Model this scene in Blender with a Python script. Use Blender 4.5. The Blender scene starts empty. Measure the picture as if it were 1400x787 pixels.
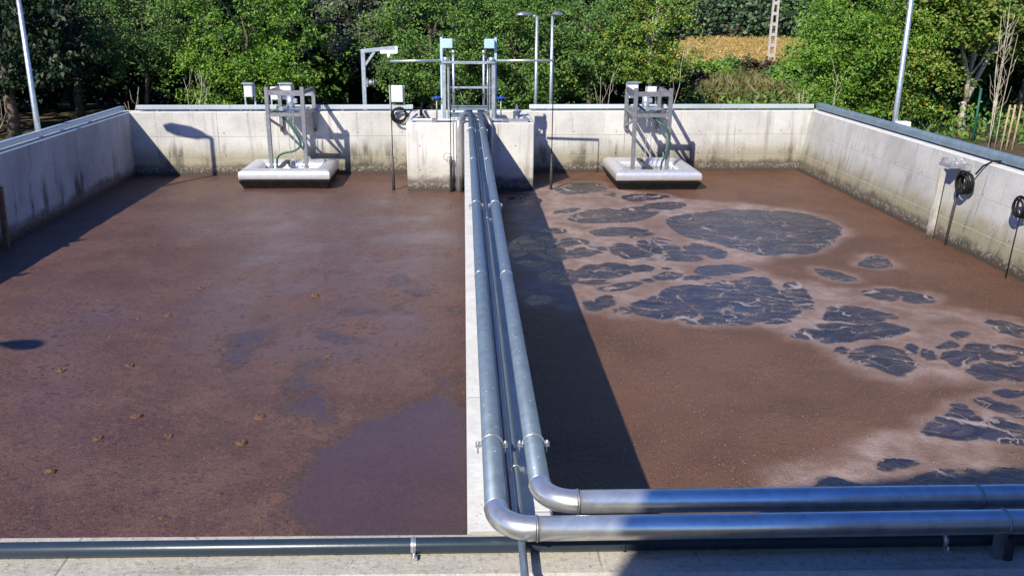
import bpy, math, random
import numpy as np
from mathutils import Vector, Matrix
sc = bpy.context.scene
COL = sc.collection
random.seed(7); RNG = np.random.default_rng(7)

# ------------------------------------------------------------------ camera
PITCH, YAW, ROLL = .3055, .0545, .0085
cam = bpy.data.cameras.new('camera'); camo = bpy.data.objects.new('camera', cam); COL.objects.link(camo)
fw = Vector((math.sin(YAW)*math.cos(PITCH), math.cos(YAW)*math.cos(PITCH), -math.sin(PITCH)))
r0 = Vector((math.cos(YAW), -math.sin(YAW), 0)); u0 = r0.cross(fw)
rt = math.cos(ROLL)*r0 + math.sin(ROLL)*u0; up = -math.sin(ROLL)*r0 + math.cos(ROLL)*u0
M = Matrix((rt, up, -fw)).transposed().to_4x4(); M.translation = Vector((0, 0, 2.09))
camo.matrix_world = M
cam.sensor_width = 36; cam.lens = 36*1222/1400; cam.clip_end = 2000; cam.clip_start = .05
sc.camera = camo
# ------------------------------------------------------------------ light
SUN_EL, SUN_AZ = math.radians(37.8), math.radians(211.8)
w = bpy.data.worlds.new('World'); sc.world = w; w.use_nodes = True
nt = w.node_tree; bg = nt.nodes['Background']
sky = nt.nodes.new('ShaderNodeTexSky'); sky.sky_type = 'NISHITA'; sky.sun_disc = False
sky.sun_elevation = SUN_EL; sky.sun_rotation = SUN_AZ; sky.air_density = 1.0; sky.dust_density = 0.; sky.ozone_density = 6.0
hsv = nt.nodes.new('ShaderNodeHueSaturation'); hsv.inputs['Saturation'].default_value = 1.2; hsv.inputs['Hue'].default_value = .518
nt.links.new(sky.outputs[0], hsv.inputs['Color']); nt.links.new(hsv.outputs[0], bg.inputs[0]); bg.inputs[1].default_value = .13
sl = bpy.data.lights.new('sun', 'SUN'); sl.energy = 5.0; sl.angle = math.radians(.5); sl.color = (1, .93, .80)
so = bpy.data.objects.new('sun', sl); COL.objects.link(so)
sd = Vector((math.sin(SUN_AZ)*math.cos(SUN_EL), math.cos(SUN_AZ)*math.cos(SUN_EL), math.sin(SUN_EL)))
so.rotation_euler = sd.to_track_quat('Z', 'Y').to_euler(); so.location = sd*40
sc.view_settings.view_transform = 'Standard'; sc.view_settings.look = 'None'
sc.view_settings.exposure = .42; sc.view_settings.gamma = 1
sc.cycles.max_bounces = 8; sc.cycles.transparent_max_bounces = 8

# ------------------------------------------------------------------ node helper
class G:
    def __init__(s, name):
        s.m = bpy.data.materials.new(name); s.m.use_nodes = True
        s.nt = s.m.node_tree; s.nt.nodes.clear()
        s.out = s.nt.nodes.new('ShaderNodeOutputMaterial')
        s._pos = None
    def node(s, t, ins=None, **kw):
        n = s.nt.nodes.new('ShaderNode'+t)
        for k, v in kw.items(): setattr(n, k, v)
        for k, v in (ins or {}).items(): s.put(n.inputs[k], v)
        return n
    def put(s, sock, v):
        if hasattr(v, 'is_linked'): s.nt.links.new(v, sock)
        elif isinstance(v, (tuple, list)) and sock.type == 'RGBA' and len(v) == 3: sock.default_value = (*v, 1)
        else: sock.default_value = v
    def pos(s):
        if s._pos is None: s._pos = s.node('NewGeometry')
        return s._pos.outputs['Position']
    def geo(s, k): s.pos(); return s._pos.outputs[k]
    def xyz(s, v): return s.node('SeparateXYZ', {0: v}).outputs
    def m_(s, op, a, b=0., c=None):
        ins = {0: a, 1: b}
        if c is not None: ins[2] = c
        return s.node('Math', ins, operation=op).outputs[0]
    def mapr(s, v, a, b, c=0., d=1., smooth=True):
        n = s.node('MapRange', {0: v, 1: a, 2: b, 3: c, 4: d}, interpolation_type='SMOOTHSTEP' if smooth else 'LINEAR'); return n.outputs[0]
    def mix(s, f, a, b, blend='MIX'):
        n = s.node('Mix', data_type='RGBA', blend_type=blend); s.put(n.inputs[0], f); s.put(n.inputs[6], a); s.put(n.inputs[7], b); return n.outputs[2]
    def vmul(s, v, k): return s.node('VectorMath', {0: v, 1: k}, operation='MULTIPLY').outputs[0]
    def vadd(s, v, k): return s.node('VectorMath', {0: v, 1: k}, operation='ADD').outputs[0]
    def noise(s, scale, detail=4, rough=.55, v=None, dist=0.):
        return s.node('TexNoise', {'Vector': v if v is not None else s.pos(), 'Scale': scale, 'Detail': detail, 'Roughness': rough, 'Distortion': dist}).outputs
    def vor(s, scale, v=None, feature='F1', rand=1.):
        return s.node('TexVoronoi', {'Vector': v if v is not None else s.pos(), 'Scale': scale, 'Randomness': rand}, feature=feature).outputs
    def bump(s, h, strength=.5, dist=.01, normal=None):
        ins = {'Height': h, 'Strength': strength, 'Distance': dist}
        if normal is not None: ins['Normal'] = normal
        return s.node('Bump', ins).outputs[0]
    def attr(s, name): return s.node('Attribute', attribute_name=name).outputs['Fac']
    def princ(s, col, rough=.5, metal=0., normal=None, spec=.5, **extra):
        ins = {'Base Color': col, 'Roughness': rough, 'Metallic': metal, 'Specular IOR Level': spec}
        if normal is not None: ins['Normal'] = normal
        ins.update(extra)
        p = s.node('BsdfPrincipled', ins); s.nt.links.new(p.outputs[0], s.out.inputs[0]); return s.m

# ------------------------------------------------------------------ materials
def concrete(name, axis='X', base=(.40, .385, .355), dirt=1., olive=0., rough_top=0., seam=1.2, off=0.):
    g = G(name); P = g.pos(); x, y, z = g.xyz(P); u = x if axis == 'X' else y
    n1 = g.noise(1.1, 9, .6)[0]; n2 = g.noise(34, 3)[0]
    st = g.noise(1., 5, .6, g.vmul(P, (7, 7, .45)))[0]
    c = g.mix(g.mapr(n1, .3, .7), tuple(k*.78 for k in base), tuple(k*1.12 for k in base))
    c = g.mix(.35, c, g.mix(n2, (.25,)*3, (.8,)*3), 'OVERLAY')
    c = g.mix(g.m_('MULTIPLY', g.mapr(st, .52, .74), .45), c, (.17, .155, .13))
    # olive tint and dark waterline growth of uneven height
    nz = g.noise(2.2, 6, .65)[0]; nzf = g.noise(9, 5, .7)[0]
    zz = g.m_('SUBTRACT', z, g.m_('MULTIPLY', nz, .55))
    nb = g.noise(.8, 3)[0]
    zz2 = g.m_('SUBTRACT', z, g.m_('MULTIPLY', g.m_('ADD', g.m_('MULTIPLY', nb, 1.2), g.m_('ADD', nz, g.m_('MULTIPLY', nzf, .6))), .26))
    if olive: c = g.mix(g.m_('MULTIPLY', g.mapr(zz, -.85, -1.25), olive), c, (.25, .22, .12))
    st2 = g.noise(1., 5, .7, g.vmul(P, (3.2, 3.2, .7)))[0]
    patch = g.m_('MULTIPLY', g.mapr(st2, .5, .66), g.mapr(zz, -.72, -1.15))
    c = g.mix(g.m_('MULTIPLY', patch, .75*dirt), c, (.085, .075, .06))
    band = g.mapr(zz2, -1.36, -1.52)
    tide = g.mapr(g.m_('ADD', z, g.m_('MULTIPLY', g.m_('SUBTRACT', nzf, .5), .12)), -1.16, -1.22)
    c = g.mix(g.m_('MULTIPLY', tide, .85 if name != 'concrete_near' else 0.), c, (.045, .035, .028))
    crust = g.m_('MULTIPLY', g.mapr(g.noise(24, 4, .7)[0], .5, .6), g.m_('MULTIPLY', g.mapr(z, -1.10, -1.14), g.mapr(z, -1.25, -1.2)))
    spk = g.m_('MULTIPLY', g.mapr(g.vor(38)[0], .34, .16), g.m_('MULTIPLY', g.mapr(zz, -.75, -1.15), g.mapr(g.noise(2.6, 4)[0], .45, .6)))
    c = g.mix(g.m_('MULTIPLY', spk, .7), c, (.07, .06, .05))
    run = g.m_('MULTIPLY', g.mapr(g.noise(1., 4, .6, g.vmul(P, (16, 16, .22)))[0], .60, .70), g.mapr(g.noise(.9, 3)[0], .48, .6))
    c = g.mix(g.m_('MULTIPLY', run, .4), c, (.16, .11, .07))
    c = g.mix(g.m_('MULTIPLY', band, .85), c, (.066, .052, .040))
    c = g.mix(g.m_('MULTIPLY', crust, .5), c, (.42, .39, .34))
    # formwork joints and tie holes
    uu = g.m_('ADD', u, 50.+off)
    fr = g.m_('ABSOLUTE', g.m_('SUBTRACT', g.m_('MODULO', uu, seam), seam/2))
    jn = g.m_('MULTIPLY', g.mapr(fr, .012, .002), g.mapr(g.noise(1.7, 4)[0], .42, .6))
    c = g.mix(g.m_('MULTIPLY', jn, .6), c, (.12, .11, .095))
    fu = g.m_('SUBTRACT', g.m_('MODULO', g.m_('ADD', uu, .33), .9), .45)
    fz = g.m_('SUBTRACT', g.m_('MODULO', g.m_('ADD', z, 10.32), .46), .23)
    rr = g.m_('SQRT', g.m_('ADD', g.m_('MULTIPLY', fu, fu), g.m_('MULTIPLY', fz, fz)))
    nrm = g.xyz(g.geo('Normal')); topf = g.mapr(nrm[2], .6, .8)
    hole = g.m_('MULTIPLY', g.mapr(rr, .02, .012), g.m_('SUBTRACT', 1., topf))
    c = g.mix(g.m_('MULTIPLY', hole, .45), c, (.05, .045, .04))
    pit = g.vor(16)[0]; pitm = g.m_('MULTIPLY', g.mapr(pit, .13, .07), g.mapr(g.noise(5, 3)[0], .52, .62))
    c = g.mix(g.m_('MULTIPLY', pitm, .6), c, (.1, .09, .08))
    topc = g.mix(g.mapr(g.noise(6, 6, .65)[0], .3, .7), (.40, .375, .33) if rough_top else (.58, .565, .53), (.47, .44, .38) if rough_top else (.70, .69, .66))
    if rough_top:
        topc = g.mix(g.m_('MULTIPLY', g.mapr(g.noise(30, 5, .7)[0], .52, .68), .65), topc, (.17, .15, .12))
        topc = g.mix(g.m_('MULTIPLY', g.mapr(g.noise(1., 5, .7, g.vmul(P, (1.2, 9, 1)))[0], .52, .66), .45), topc, (.19, .165, .12))
        topc = g.mix(g.m_('MULTIPLY', g.mapr(g.vor(55)[0], .2, .1), .8), topc, (.10, .09, .07))
        topc = g.mix(g.m_('MULTIPLY', g.mapr(g.noise(3, 4, .6)[0], .55, .7), .4), topc, (.27, .24, .17))
        topc = g.mix(g.m_('MULTIPLY', g.mapr(g.noise(70, 2)[0], .63, .7), .6), topc, (.72, .70, .66))
    else:
        topc = g.mix(g.m_('MULTIPLY', g.mapr(g.vor(22)[0], .14, .08), .5), topc, (.2, .18, .15))
    c = g.mix(topf, c, topc)
    h = g.m_('ADD', g.m_('MULTIPLY', n2, .6), g.m_('SUBTRACT', g.m_('MULTIPLY', n1, 2.), g.m_('ADD', g.m_('MULTIPLY', pitm, 1.2), g.m_('ADD', g.m_('MULTIPLY', hole, 2.), jn))))
    h = g.m_('ADD', h, g.m_('MULTIPLY', g.noise(20, 5, .7)[0], g.m_('MULTIPLY', band, 2.)))
    return g.princ(c, g.mapr(band, 0, 1, .85, .6), 0, g.bump(h, .55, .008 if not rough_top else .012), .3)

def metal(name, col, rough=.38, metallic=.9, var=.12, blotch=0., streak=0.):
    g = G(name); P = g.pos()
    n = g.noise(14, 5, .6)[0]; f = g.noise(90, 3)[0]
    c = g.mix(g.mapr(n, .3, .7), tuple(k*(1-var) for k in col), tuple(min(1, k*(1+var)) for k in col))
    if blotch:
        b = g.mapr(g.noise(7, 6, .7)[0], .56, .68); c = g.mix(g.m_('MULTIPLY', b, blotch), c, tuple(k*.45 for k in col))
        sp = g.mapr(g.vor(20)[0], .13, .07); c = g.mix(g.m_('MULTIPLY', sp, .6), c, (.75, .75, .73))
    r = g.m_('ADD', g.m_('MULTIPLY', n, .18), rough-.09)
    return g.princ(c, r, metallic, g.bump(g.m_('ADD', n, g.m_('MULTIPLY', f, .3)), .12, .004))

def paint(name, col, rough=.5, var=.1, scale=9., spec=.4, dirt=0.):
    g = G(name); n = g.noise(scale, 5, .6)[0]; f = g.noise(scale*7, 3)[0]
    c = g.mix(g.mapr(n, .3, .7), tuple(k*(1-var) for k in col), tuple(min(1, k*(1+var)) for k in col))
    if dirt: c = g.mix(g.m_('MULTIPLY', g.mapr(g.noise(scale*2.2, 6, .7)[0], .5, .7), dirt), c, (.1, .085, .07))
    return g.princ(c, rough, 0, g.bump(g.m_('ADD', n, g.m_('MULTIPLY', f, .4)), .15, .004), spec)

def leafmat(name, cols, trans=.3):
    g = G(name); r = g.geo('Random Per Island')
    rp = g.node('ValToRGB', {0: r}); e = rp.color_ramp.elements
    while len(e) < len(cols): e.new(.5)
    for i, c in enumerate(cols): e[i].position = i/(len(cols)-1); e[i].color = (*c, 1)
    big = g.noise(.9, 3)[0]
    c = g.mix(g.mapr(big, .35, .65), g.mix(1., rp.outputs[0], (.72, .78, .8), 'MULTIPLY'), rp.outputs[0])
    d = g.node('BsdfPrincipled', {'Base Color': c, 'Roughness': .5, 'Specular IOR Level': .35})
    t = g.node('BsdfTranslucent', {'Color': g.mix(1., c, (1., 1., .55), 'MULTIPLY')})
    mx = g.node('MixShader', {0: trans, 1: d.outputs[0], 2: t.outputs[0]}); g.nt.links.new(mx.outputs[0], g.out.inputs[0])
    return g.m

MT = {}
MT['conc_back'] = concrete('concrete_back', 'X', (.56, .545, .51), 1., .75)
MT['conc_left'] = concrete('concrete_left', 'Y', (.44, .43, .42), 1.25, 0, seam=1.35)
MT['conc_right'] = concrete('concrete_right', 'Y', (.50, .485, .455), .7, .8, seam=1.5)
MT['conc_div'] = concrete('concrete_divider', 'Y', (.45, .43, .39))
MT['conc_near'] = concrete('concrete_near', 'X', (.5, .48, .43), 0, 0, rough_top=1, seam=2.1, off=.92)
MT['conc_block'] = concrete('concrete_chamber', 'X', (.60, .585, .55), .5, .35, seam=.78, off=.45)
MT['galv'] = metal('galvanised_pipe', (.165, .22, .275), .42, .4, .12, .2)
MT['steel'] = metal('stainless_steel', (.60, .60, .59), .31, .8, .12, .3)
MT['galv_light'] = metal('galvanised_bright', (.55, .60, .64), .42, .75, .14)
MT['galv_dull'] = metal('galvanised_dull', (.30, .30, .32), .5, .7, .15, .15)
MT['floatsteel'] = metal('float_steel', (.70, .70, .71), .38, .6, .06, .15)
MT['sky_duct'] = metal('sky_lit_duct', (.42, .54, .64), .4, .45, .08)  # reflected sky and sunlight put into the duct colour
MT['duct'] = paint('blue_grey_duct', (.15, .205, .245), .45, .15, 6, .4)
MT['tray'] = paint('cable_tray_metal', (.46, .51, .54), .5, .4, .08)
MT['conduit'] = paint('dark_plastic', (.022, .036, .052), .3, .12, 7, .5)
MT['rubber'] = paint('black_rubber', (.009, .009, .010), .6, .2, 20, .25)
MT['darksteel'] = paint('dark_steel', (.05, .047, .045), .55, .25, 12, .4, .3)
MT['brown'] = paint('rusty_brown', (.16, .085, .05), .7, .25, 10, .3, .3)
MT['white'] = paint('white_enamel', (.78, .78, .75), .45, .05)
MT['ltblue'] = paint('light_blue_enamel', (.42, .60, .72), .4, .06)
MT['blue'] = paint('blue_handwheel', (.01, .06, .42), .4, .1)
MT['green'] = paint('green_hose', (.02, .10, .065), .4, .15)
MT['hull'] = paint('dark_hull', (.012, .011, .011), .6, .3, 9, .2, .15)
MT['bark'] = paint('bark', (.13, .10, .075), .9, .35, 9, .2)
MT['palebark'] = paint('pale_bark', (.46, .40, .32), .85, .25, 9, .2)
MT['stake'] = paint('wooden_stake', (.38, .29, .18), .8, .2, 9, .2)
MT['polec'] = paint('pole_concrete', (.44, .40, .38), .85, .12, 4, .2)
MT['render'] = paint('rendered_wall', (.6, .57, .5), .85, .06, 2, .2)
MT['roof'] = paint('roof_sheet', (.2, .08, .06), .7, .15, 2, .2)
MT['glass'] = paint('window_glass', (.05, .06, .07), .08, .05, 2, .6)
MT['fence'] = paint('green_fence_paint', (.012, .10, .06), .5, .1)
MT['lampglass'] = paint('lamp_lens', (.55, .57, .6), .2, .05)
MT['lump'] = paint('scum_tan', (.115, .062, .04), .75, .35, 40, .3, .4)
MT['soil'] = None
g = G('soil_and_grass'); P = g.pos()
c = g.mix(g.mapr(g.noise(.9, 6)[0], .4, .6), (.13, .085, .055), (.05, .07, .025))
c = g.mix(.5, c, g.mix(g.noise(14, 5, .7)[0], (.03, .03, .02), (.2, .15, .09)))
MT['soil'] = g.princ(c, .95, 0, g.bump(g.noise(12, 6, .7)[0], .8, .06), .1)
g = G('straw_field'); c = g.mix(g.noise(3, 5)[0], (.3, .19, .06), (.48, .32, .12)); MT['straw'] = g.princ(c, .95, 0, None, .1)
MT['shade_dark_leaf'] = leafmat('leaf_shade_dark', [(0.009, 0.023, 0.009), (0.017, 0.038, 0.012), (0.031, 0.058, 0.02)], .2)  # dark palette, with shade put into the leaf colours
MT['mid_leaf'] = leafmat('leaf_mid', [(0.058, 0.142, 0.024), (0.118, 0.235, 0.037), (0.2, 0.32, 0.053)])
MT['bright_leaf'] = leafmat('leaf_bright', [(0.074, 0.175, 0.02), (0.147, 0.297, 0.028), (0.263, 0.403, 0.042)])
MT['acacia_leaf'] = leafmat('leaf_acacia', [(0.065, 0.16, 0.037), (0.13, 0.246, 0.05), (0.217, 0.32, 0.084)])
MT['yellow_leaf'] = leafmat('leaf_yellowing', [(0.06, 0.15, 0.023), (0.113, 0.24, 0.032), (0.166, 0.284, 0.044), (0.196, 0.3, 0.044), (0.57, 0.42, 0.044)])
MT['walnut_leaf'] = leafmat('leaf_walnut', [(0.072, 0.158, 0.022), (0.13, 0.23, 0.031), (0.216, 0.288, 0.043), (0.317, 0.288, 0.072)])
MT['grey_leaf'] = leafmat('leaf_grey', [(0.072, 0.096, 0.06), (0.144, 0.156, 0.108), (0.24, 0.24, 0.192)])
MT['olive_leaf'] = leafmat('leaf_olive', [(.05, .075, .015), (.10, .125, .03), (.16, .15, .05)])
MT['rust_leaf'] = leafmat('leaf_rust', [(.07, .045, .02), (.11, .06, .03), (.06, .07, .025)])
MT['far_haze_leaf'] = leafmat('leaf_far_haze', [(.045, .085, .04), (.07, .125, .055), (.10, .16, .07)], .15)  # leaf colours lightened to paint in distance haze
MT['crop'] = leafmat('crop_dry', [(.26, .17, .04), (.42, .29, .08), (.58, .42, .15)], .2)
MT['dry_grass'] = leafmat('dry_grass', [(.07, .085, .02), (.15, .14, .04), (.24, .19, .07)], .2)

# ------------------------------------------------------------------ mesh helper
class MB:
    def __init__(s): s.v = []; s.f = []; s.sm = []
    def add(s, vs, fs, smooth=False):
        o = len(s.v); s.v += [tuple(p) for p in vs]; s.f += [tuple(i+o for i in f) for f in fs]; s.sm += [smooth]*len(fs); return s
    def box(s, c, d, rz=0., bev=0., R=None):
        hx, hy, hz = d[0]/2, d[1]/2, d[2]/2
        b = min(bev, hx*.45, hy*.45, hz*.45)
        if R is None: R = Matrix.Rotation(rz, 3, 'Z')
        c = Vector(c)
        if b <= 0:
            vs = [c+R@Vector((sx*hx, sy*hy, sz*hz)) for sz in (-1, 1) for sx, sy in ((-1, -1), (1, -1), (1, 1), (-1, 1))]
            fs = [(3, 2, 1, 0), (4, 5, 6, 7), (0, 1, 5, 4), (1, 2, 6, 5), (2, 3, 7, 6), (3, 0, 4, 7)]
            return s.add(vs, fs)
        rings = []
        for z, i in ((-hz, b), (-hz+b, 0), (hz-b, 0), (hz, b)):
            x, y = hx-i, hy-i; k = b if i == 0 else 0.0005
            k = min(k, x*.4, y*.4)
            ring = [(-x+k, -y), (x-k, -y), (x, -y+k), (x, y-k), (x-k, y), (-x+k, y), (-x, y-k), (-x, -y+k)]
            rings.append([c+R@Vector((px, py, z)) for px, py in ring])
        vs = sum(rings, []); fs = [tuple(reversed(range(8))), tuple(range(24, 32))]
        for k in range(3):
            for i in range(8): j = (i+1) % 8; fs.append((k*8+i, k*8+j, k*8+8+j, k*8+8+i))
        return s.add(vs, fs)
    def bar(s, a, b, wd, ht, bev=0.):
        a, b = Vector(a), Vector(b); d = b-a; L = d.length; zx = d/L
        ref = Vector((0, 0, 1)) if abs(zx.z) < .95 else Vector((0, 1, 0))
        yy = ref.cross(zx).normalized(); zz = zx.cross(yy)
        R = Matrix((zx, yy, zz)).transposed()
        return s.box((a+b)/2, (L, wd, ht), R=R, bev=bev)
    def tube(s, path, r, seg=12, caps=True, flat=1.):
        P = [Vector(p) for p in path]; n = len(P); rs = r if isinstance(r, (list, tuple)) else [r]*n
        T = [(P[min(i+1, n-1)]-P[max(i-1, 0)]).normalized() for i in range(n)]
        ref = Vector((0, 0, 1)) if abs(T[0].z) < .9 else Vector((1, 0, 0))
        a = ref.cross(T[0]).normalized(); vs = []
        for i in range(n):
            a = (a-T[i]*a.dot(T[i])).normalized(); b = T[i].cross(a)
            for k in range(seg):
                t = 2*math.pi*k/seg; vs.append(P[i]+(a*math.cos(t)+b*math.sin(t)*flat)*rs[i])
        fs = []
        for i in range(n-1):
            for k in range(seg):
                j = (k+1) % seg; fs.append((i*seg+k, i*seg+j, (i+1)*seg+j, (i+1)*seg+k))
        s.add(vs, fs, True)
        if caps:
            o = len(s.v)-len(vs); s.f += [tuple(o+k for k in reversed(range(seg))), tuple(o+(n-1)*seg+k for k in range(seg))]; s.sm += [False, False]
        return s
    def ring(s, c, R, r, axis='Z', seg=24, ss=8):
        c = Vector(c); ex = {'Z': (Vector((1, 0, 0)), Vector((0, 1, 0))), 'Y': (Vector((1, 0, 0)), Vector((0, 0, 1))), 'X': (Vector((0, 1, 0)), Vector((0, 0, 1)))}[axis]
        vs, fs = [], []
        ez = ex[0].cross(ex[1])
        for i in range(seg):
            t = 2*math.pi*i/seg; d = ex[0]*math.cos(t)+ex[1]*math.sin(t)
            for k in range(ss):
                q = 2*math.pi*k/ss; vs.append(c+d*(R+r*math.cos(q))+ez*r*math.sin(q))
        for i in range(seg):
            for k in range(ss):
                fs.append((i*ss+k, ((i+1) % seg)*ss+k, ((i+1) % seg)*ss+(k+1) % ss, i*ss+(k+1) % ss))
        return s.add(vs, fs, True)
    def build(s, name, m, parent=None):
        me = bpy.data.meshes.new(name); me.from_pydata(s.v, [], s.f); me.materials.append(MT[m] if isinstance(m, str) else m)
        me.polygons.foreach_set('use_smooth', s.sm); me.update()
        return link(name, me, parent)
def link(name, me, parent=None):
    o = bpy.data.objects.new(name, me); COL.objects.link(o)
    if parent is not None:
        o.parent = parent; o.matrix_parent_inverse = Matrix.Translation(-parent.location)
        if parent.parent is not None: o.matrix_parent_inverse = Matrix.Identity(4)
    return o
def tag(o, label=None, cat=None, group=None, kind=None):
    if label: o['label'] = label
    if cat: o['category'] = cat
    if group: o['group'] = group
    if kind: o['kind'] = kind
    return o
def thing(name, label, cat, loc=(0, 0, 0), group=None):
    o = bpy.data.objects.new(name, None); COL.objects.link(o); o.location = loc; o.empty_display_size = .2
    return tag(o, label, cat, group)
def copy_thing(t, d, label, group=None):
    c = t.copy(); COL.objects.link(c); c.location = t.location+Vector(d); c['label'] = label
    for ch in t.children:
        k = ch.copy(); COL.objects.link(k); k.parent = c
        for gch in ch.children:
            q = gch.copy(); COL.objects.link(q); q.parent = k
    return c
def arc(c, a, b, n=8):
    """points of a quarter bend around corner c from direction point a to b, both tangent points"""
    a, b, c = Vector(a), Vector(b), Vector(c); o = a+b-c
    return [o+(a-o)*math.cos(math.pi/2*i/n)+(b-o)*math.sin(math.pi/2*i/n) for i in range(n+1)]

ZW = -1.29
# ------------------------------------------------------------------ ground and field
def sheet(name, x0, x1, y0, y1, nx, ny, zf, m, kind='structure'):
    xs = np.linspace(x0, x1, nx); ys = np.linspace(y0, y1, ny)
    v = [(x, y, zf(x, y)) for y in ys for x in xs]
    f = [(j*nx+i, j*nx+i+1, (j+1)*nx+i+1, (j+1)*nx+i) for j in range(ny-1) for i in range(nx-1)]
    b = MB(); b.add(v, f, True); o = b.build(name, m); o['kind'] = kind; return o
def gz(x, y):
    t = min(1, max(0, (y-24)/14)); base = -.9-.6*t*t*(3-2*t)
    hill = max(0, y-108)*.2
    return base+min(hill, 26)
def ground_ring(name, m):
    # ground with a rectangular opening where the tank stands
    xs = sorted(set([-400, -120, -60, -30, -18, -12, -9.6, -7.0, -3, 0, 3, 7.9, 9, 12, 16, 22, 30, 45, 60, 90, 140, 400])); ys = sorted(set([-300, -60, -20, -8, 0, 2.85, 6, 10, 14, 17, 19.3, 20, 21, 22, 24, 26, 28, 30, 33, 36, 39, 45, 52, 60, 75, 90, 108, 114, 120, 130, 145, 165, 190, 220, 270, 320, 400]))
    v = [(x, y, gz(x, y)) for y in ys for x in xs]; nx = len(xs); f = []
    for j in range(len(ys)-1):
        for i in range(nx-1):
            if -7.0 <= xs[i] < 7.9 and 2.85 <= ys[j] < 19.3: continue
            f.append((j*nx+i, j*nx+i+1, (j+1)*nx+i+1, (j+1)*nx+i))
    b = MB(); b.add(v, f, True); o = b.build(name, m); o['kind'] = 'structure'; return o
ground_ring('ground', 'soil')
sheet('field', -60, 110, 48, 109, 18, 8, lambda x, y: gz(x, y)+.02, 'straw')

# ------------------------------------------------------------------ tank walls
def extrude(prof, p0, p1, nrm):
    """prof: list of (outward distance, z); p0->p1 inner line; nrm outward unit"""
    b = MB(); n = len(prof)
    vs = [(p[0]+nrm[0]*q, p[1]+nrm[1]*q, z) for p in (p0, p1) for q, z in prof]
    fs = [(i, (i+1) % n, n+(i+1) % n, n+i) for i in range(n)] + [tuple(reversed(range(n))), tuple(range(n, 2*n))]
    b.add(vs, fs); return b
def wall_prof(t, grooves=(), batter=0., zb=-2.2, ch=.012):
    pr = [(-batter*0, zb)]
    fx = lambda z: -batter*(-z)/1.29
    pr = [(fx(zb), zb)]
    for z in sorted(grooves): pr += [(fx(z-.004), z-.004), (fx(z)+.018, z+.001), (fx(z+.005), z+.005)]
    pr += [(fx(-ch), -ch), (ch, 0), (t-ch, 0), (t, -ch), (t, zb)]
    return pr
def fixn(o):
    import bmesh
    bm = bmesh.new(); bm.from_mesh(o.data); bmesh.ops.recalc_face_normals(bm, faces=bm.faces); bm.to_mesh(o.data); bm.free(); return o
XL, XR, YB0, YB1 = -6.69, 7.46, 18.5, 19.08
def yb(x): return YB0+(x-XL)*(YB1-YB0)/(XR-XL)
o = fixn(extrude(wall_prof(.3, (-.50, -.93)), (XL-.3, yb(XL-.3)), (XR+.3, yb(XR+.3)), (0, 1)).build('concrete_wall', 'conc_back'))
tag(o, 'long sunlit rear concrete wall of both basins, below the trees', 'wall', 'concrete walls of the tank', 'thing')
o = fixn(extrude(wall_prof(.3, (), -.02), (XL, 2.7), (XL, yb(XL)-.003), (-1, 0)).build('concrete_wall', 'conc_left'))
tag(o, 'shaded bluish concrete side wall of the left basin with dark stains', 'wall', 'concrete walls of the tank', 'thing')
o = fixn(extrude(wall_prof(.3, (-.47, -.93), .2), (XR, 2.7), (XR, yb(XR)-.003), (1, 0)).build('concrete_wall', 'conc_right'))
tag(o, 'sunlit concrete side wall of the right basin with horizontal formwork lines', 'wall', 'concrete walls of the tank', 'thing')
o = fixn(extrude(wall_prof(.305, (), ch=.02), (XR+.3, 3.046), (XL-.3, 3.434), (0, -1)).build('concrete_wall', 'conc_near'))
tag(o, 'near concrete wall in front of both basins with a rough pitted top', 'wall', 'concrete walls of the tank', 'thing')
o = fixn(extrude(wall_prof(.37), (0, 3.252), (0, 16.86), (1, 0)).build('concrete_wall', 'conc_div'))
tag(o, 'narrow dividing wall between the basins carrying the pipes', 'wall', 'concrete walls of the tank', 'thing')

# inlet chamber on the rear wall
ch = thing('inlet_chamber', 'square concrete chamber jutting from the rear wall under the gate frame', 'chamber', (.1, 17.8, ZW))
CX0, CX1, CY0 = -1.08, 1.31, 16.86
def cb(name, x0, x1, y0, y1, z0, z1, m='conc_block'):
    b = MB(); b.box(((x0+x1)/2, (y0+y1)/2, (z0+z1)/2), (x1-x0, y1-y0, z1-z0), bev=.012); return b.build(name, m, ch)
cb('front_wall', CX0, CX1, CY0, CY0+.3, -2.2, -.0)
cb('side_wall', CX0, CX0+.22, CY0+.303, yb(CX0)-.004, -2.2, -.004)
cb('side_wall', CX1-.22, CX1, CY0+.303, yb(CX1)-.004, -2.2, -.004)
cb('middle_wall', -.02, .24, CY0+.303, yb(0)-.004, -2.2, -.03)
cb('chamber_floor', CX0+.224, CX1-.224, CY0+.306, yb(CX0)-.01, -2.2, -1.1)

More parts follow.
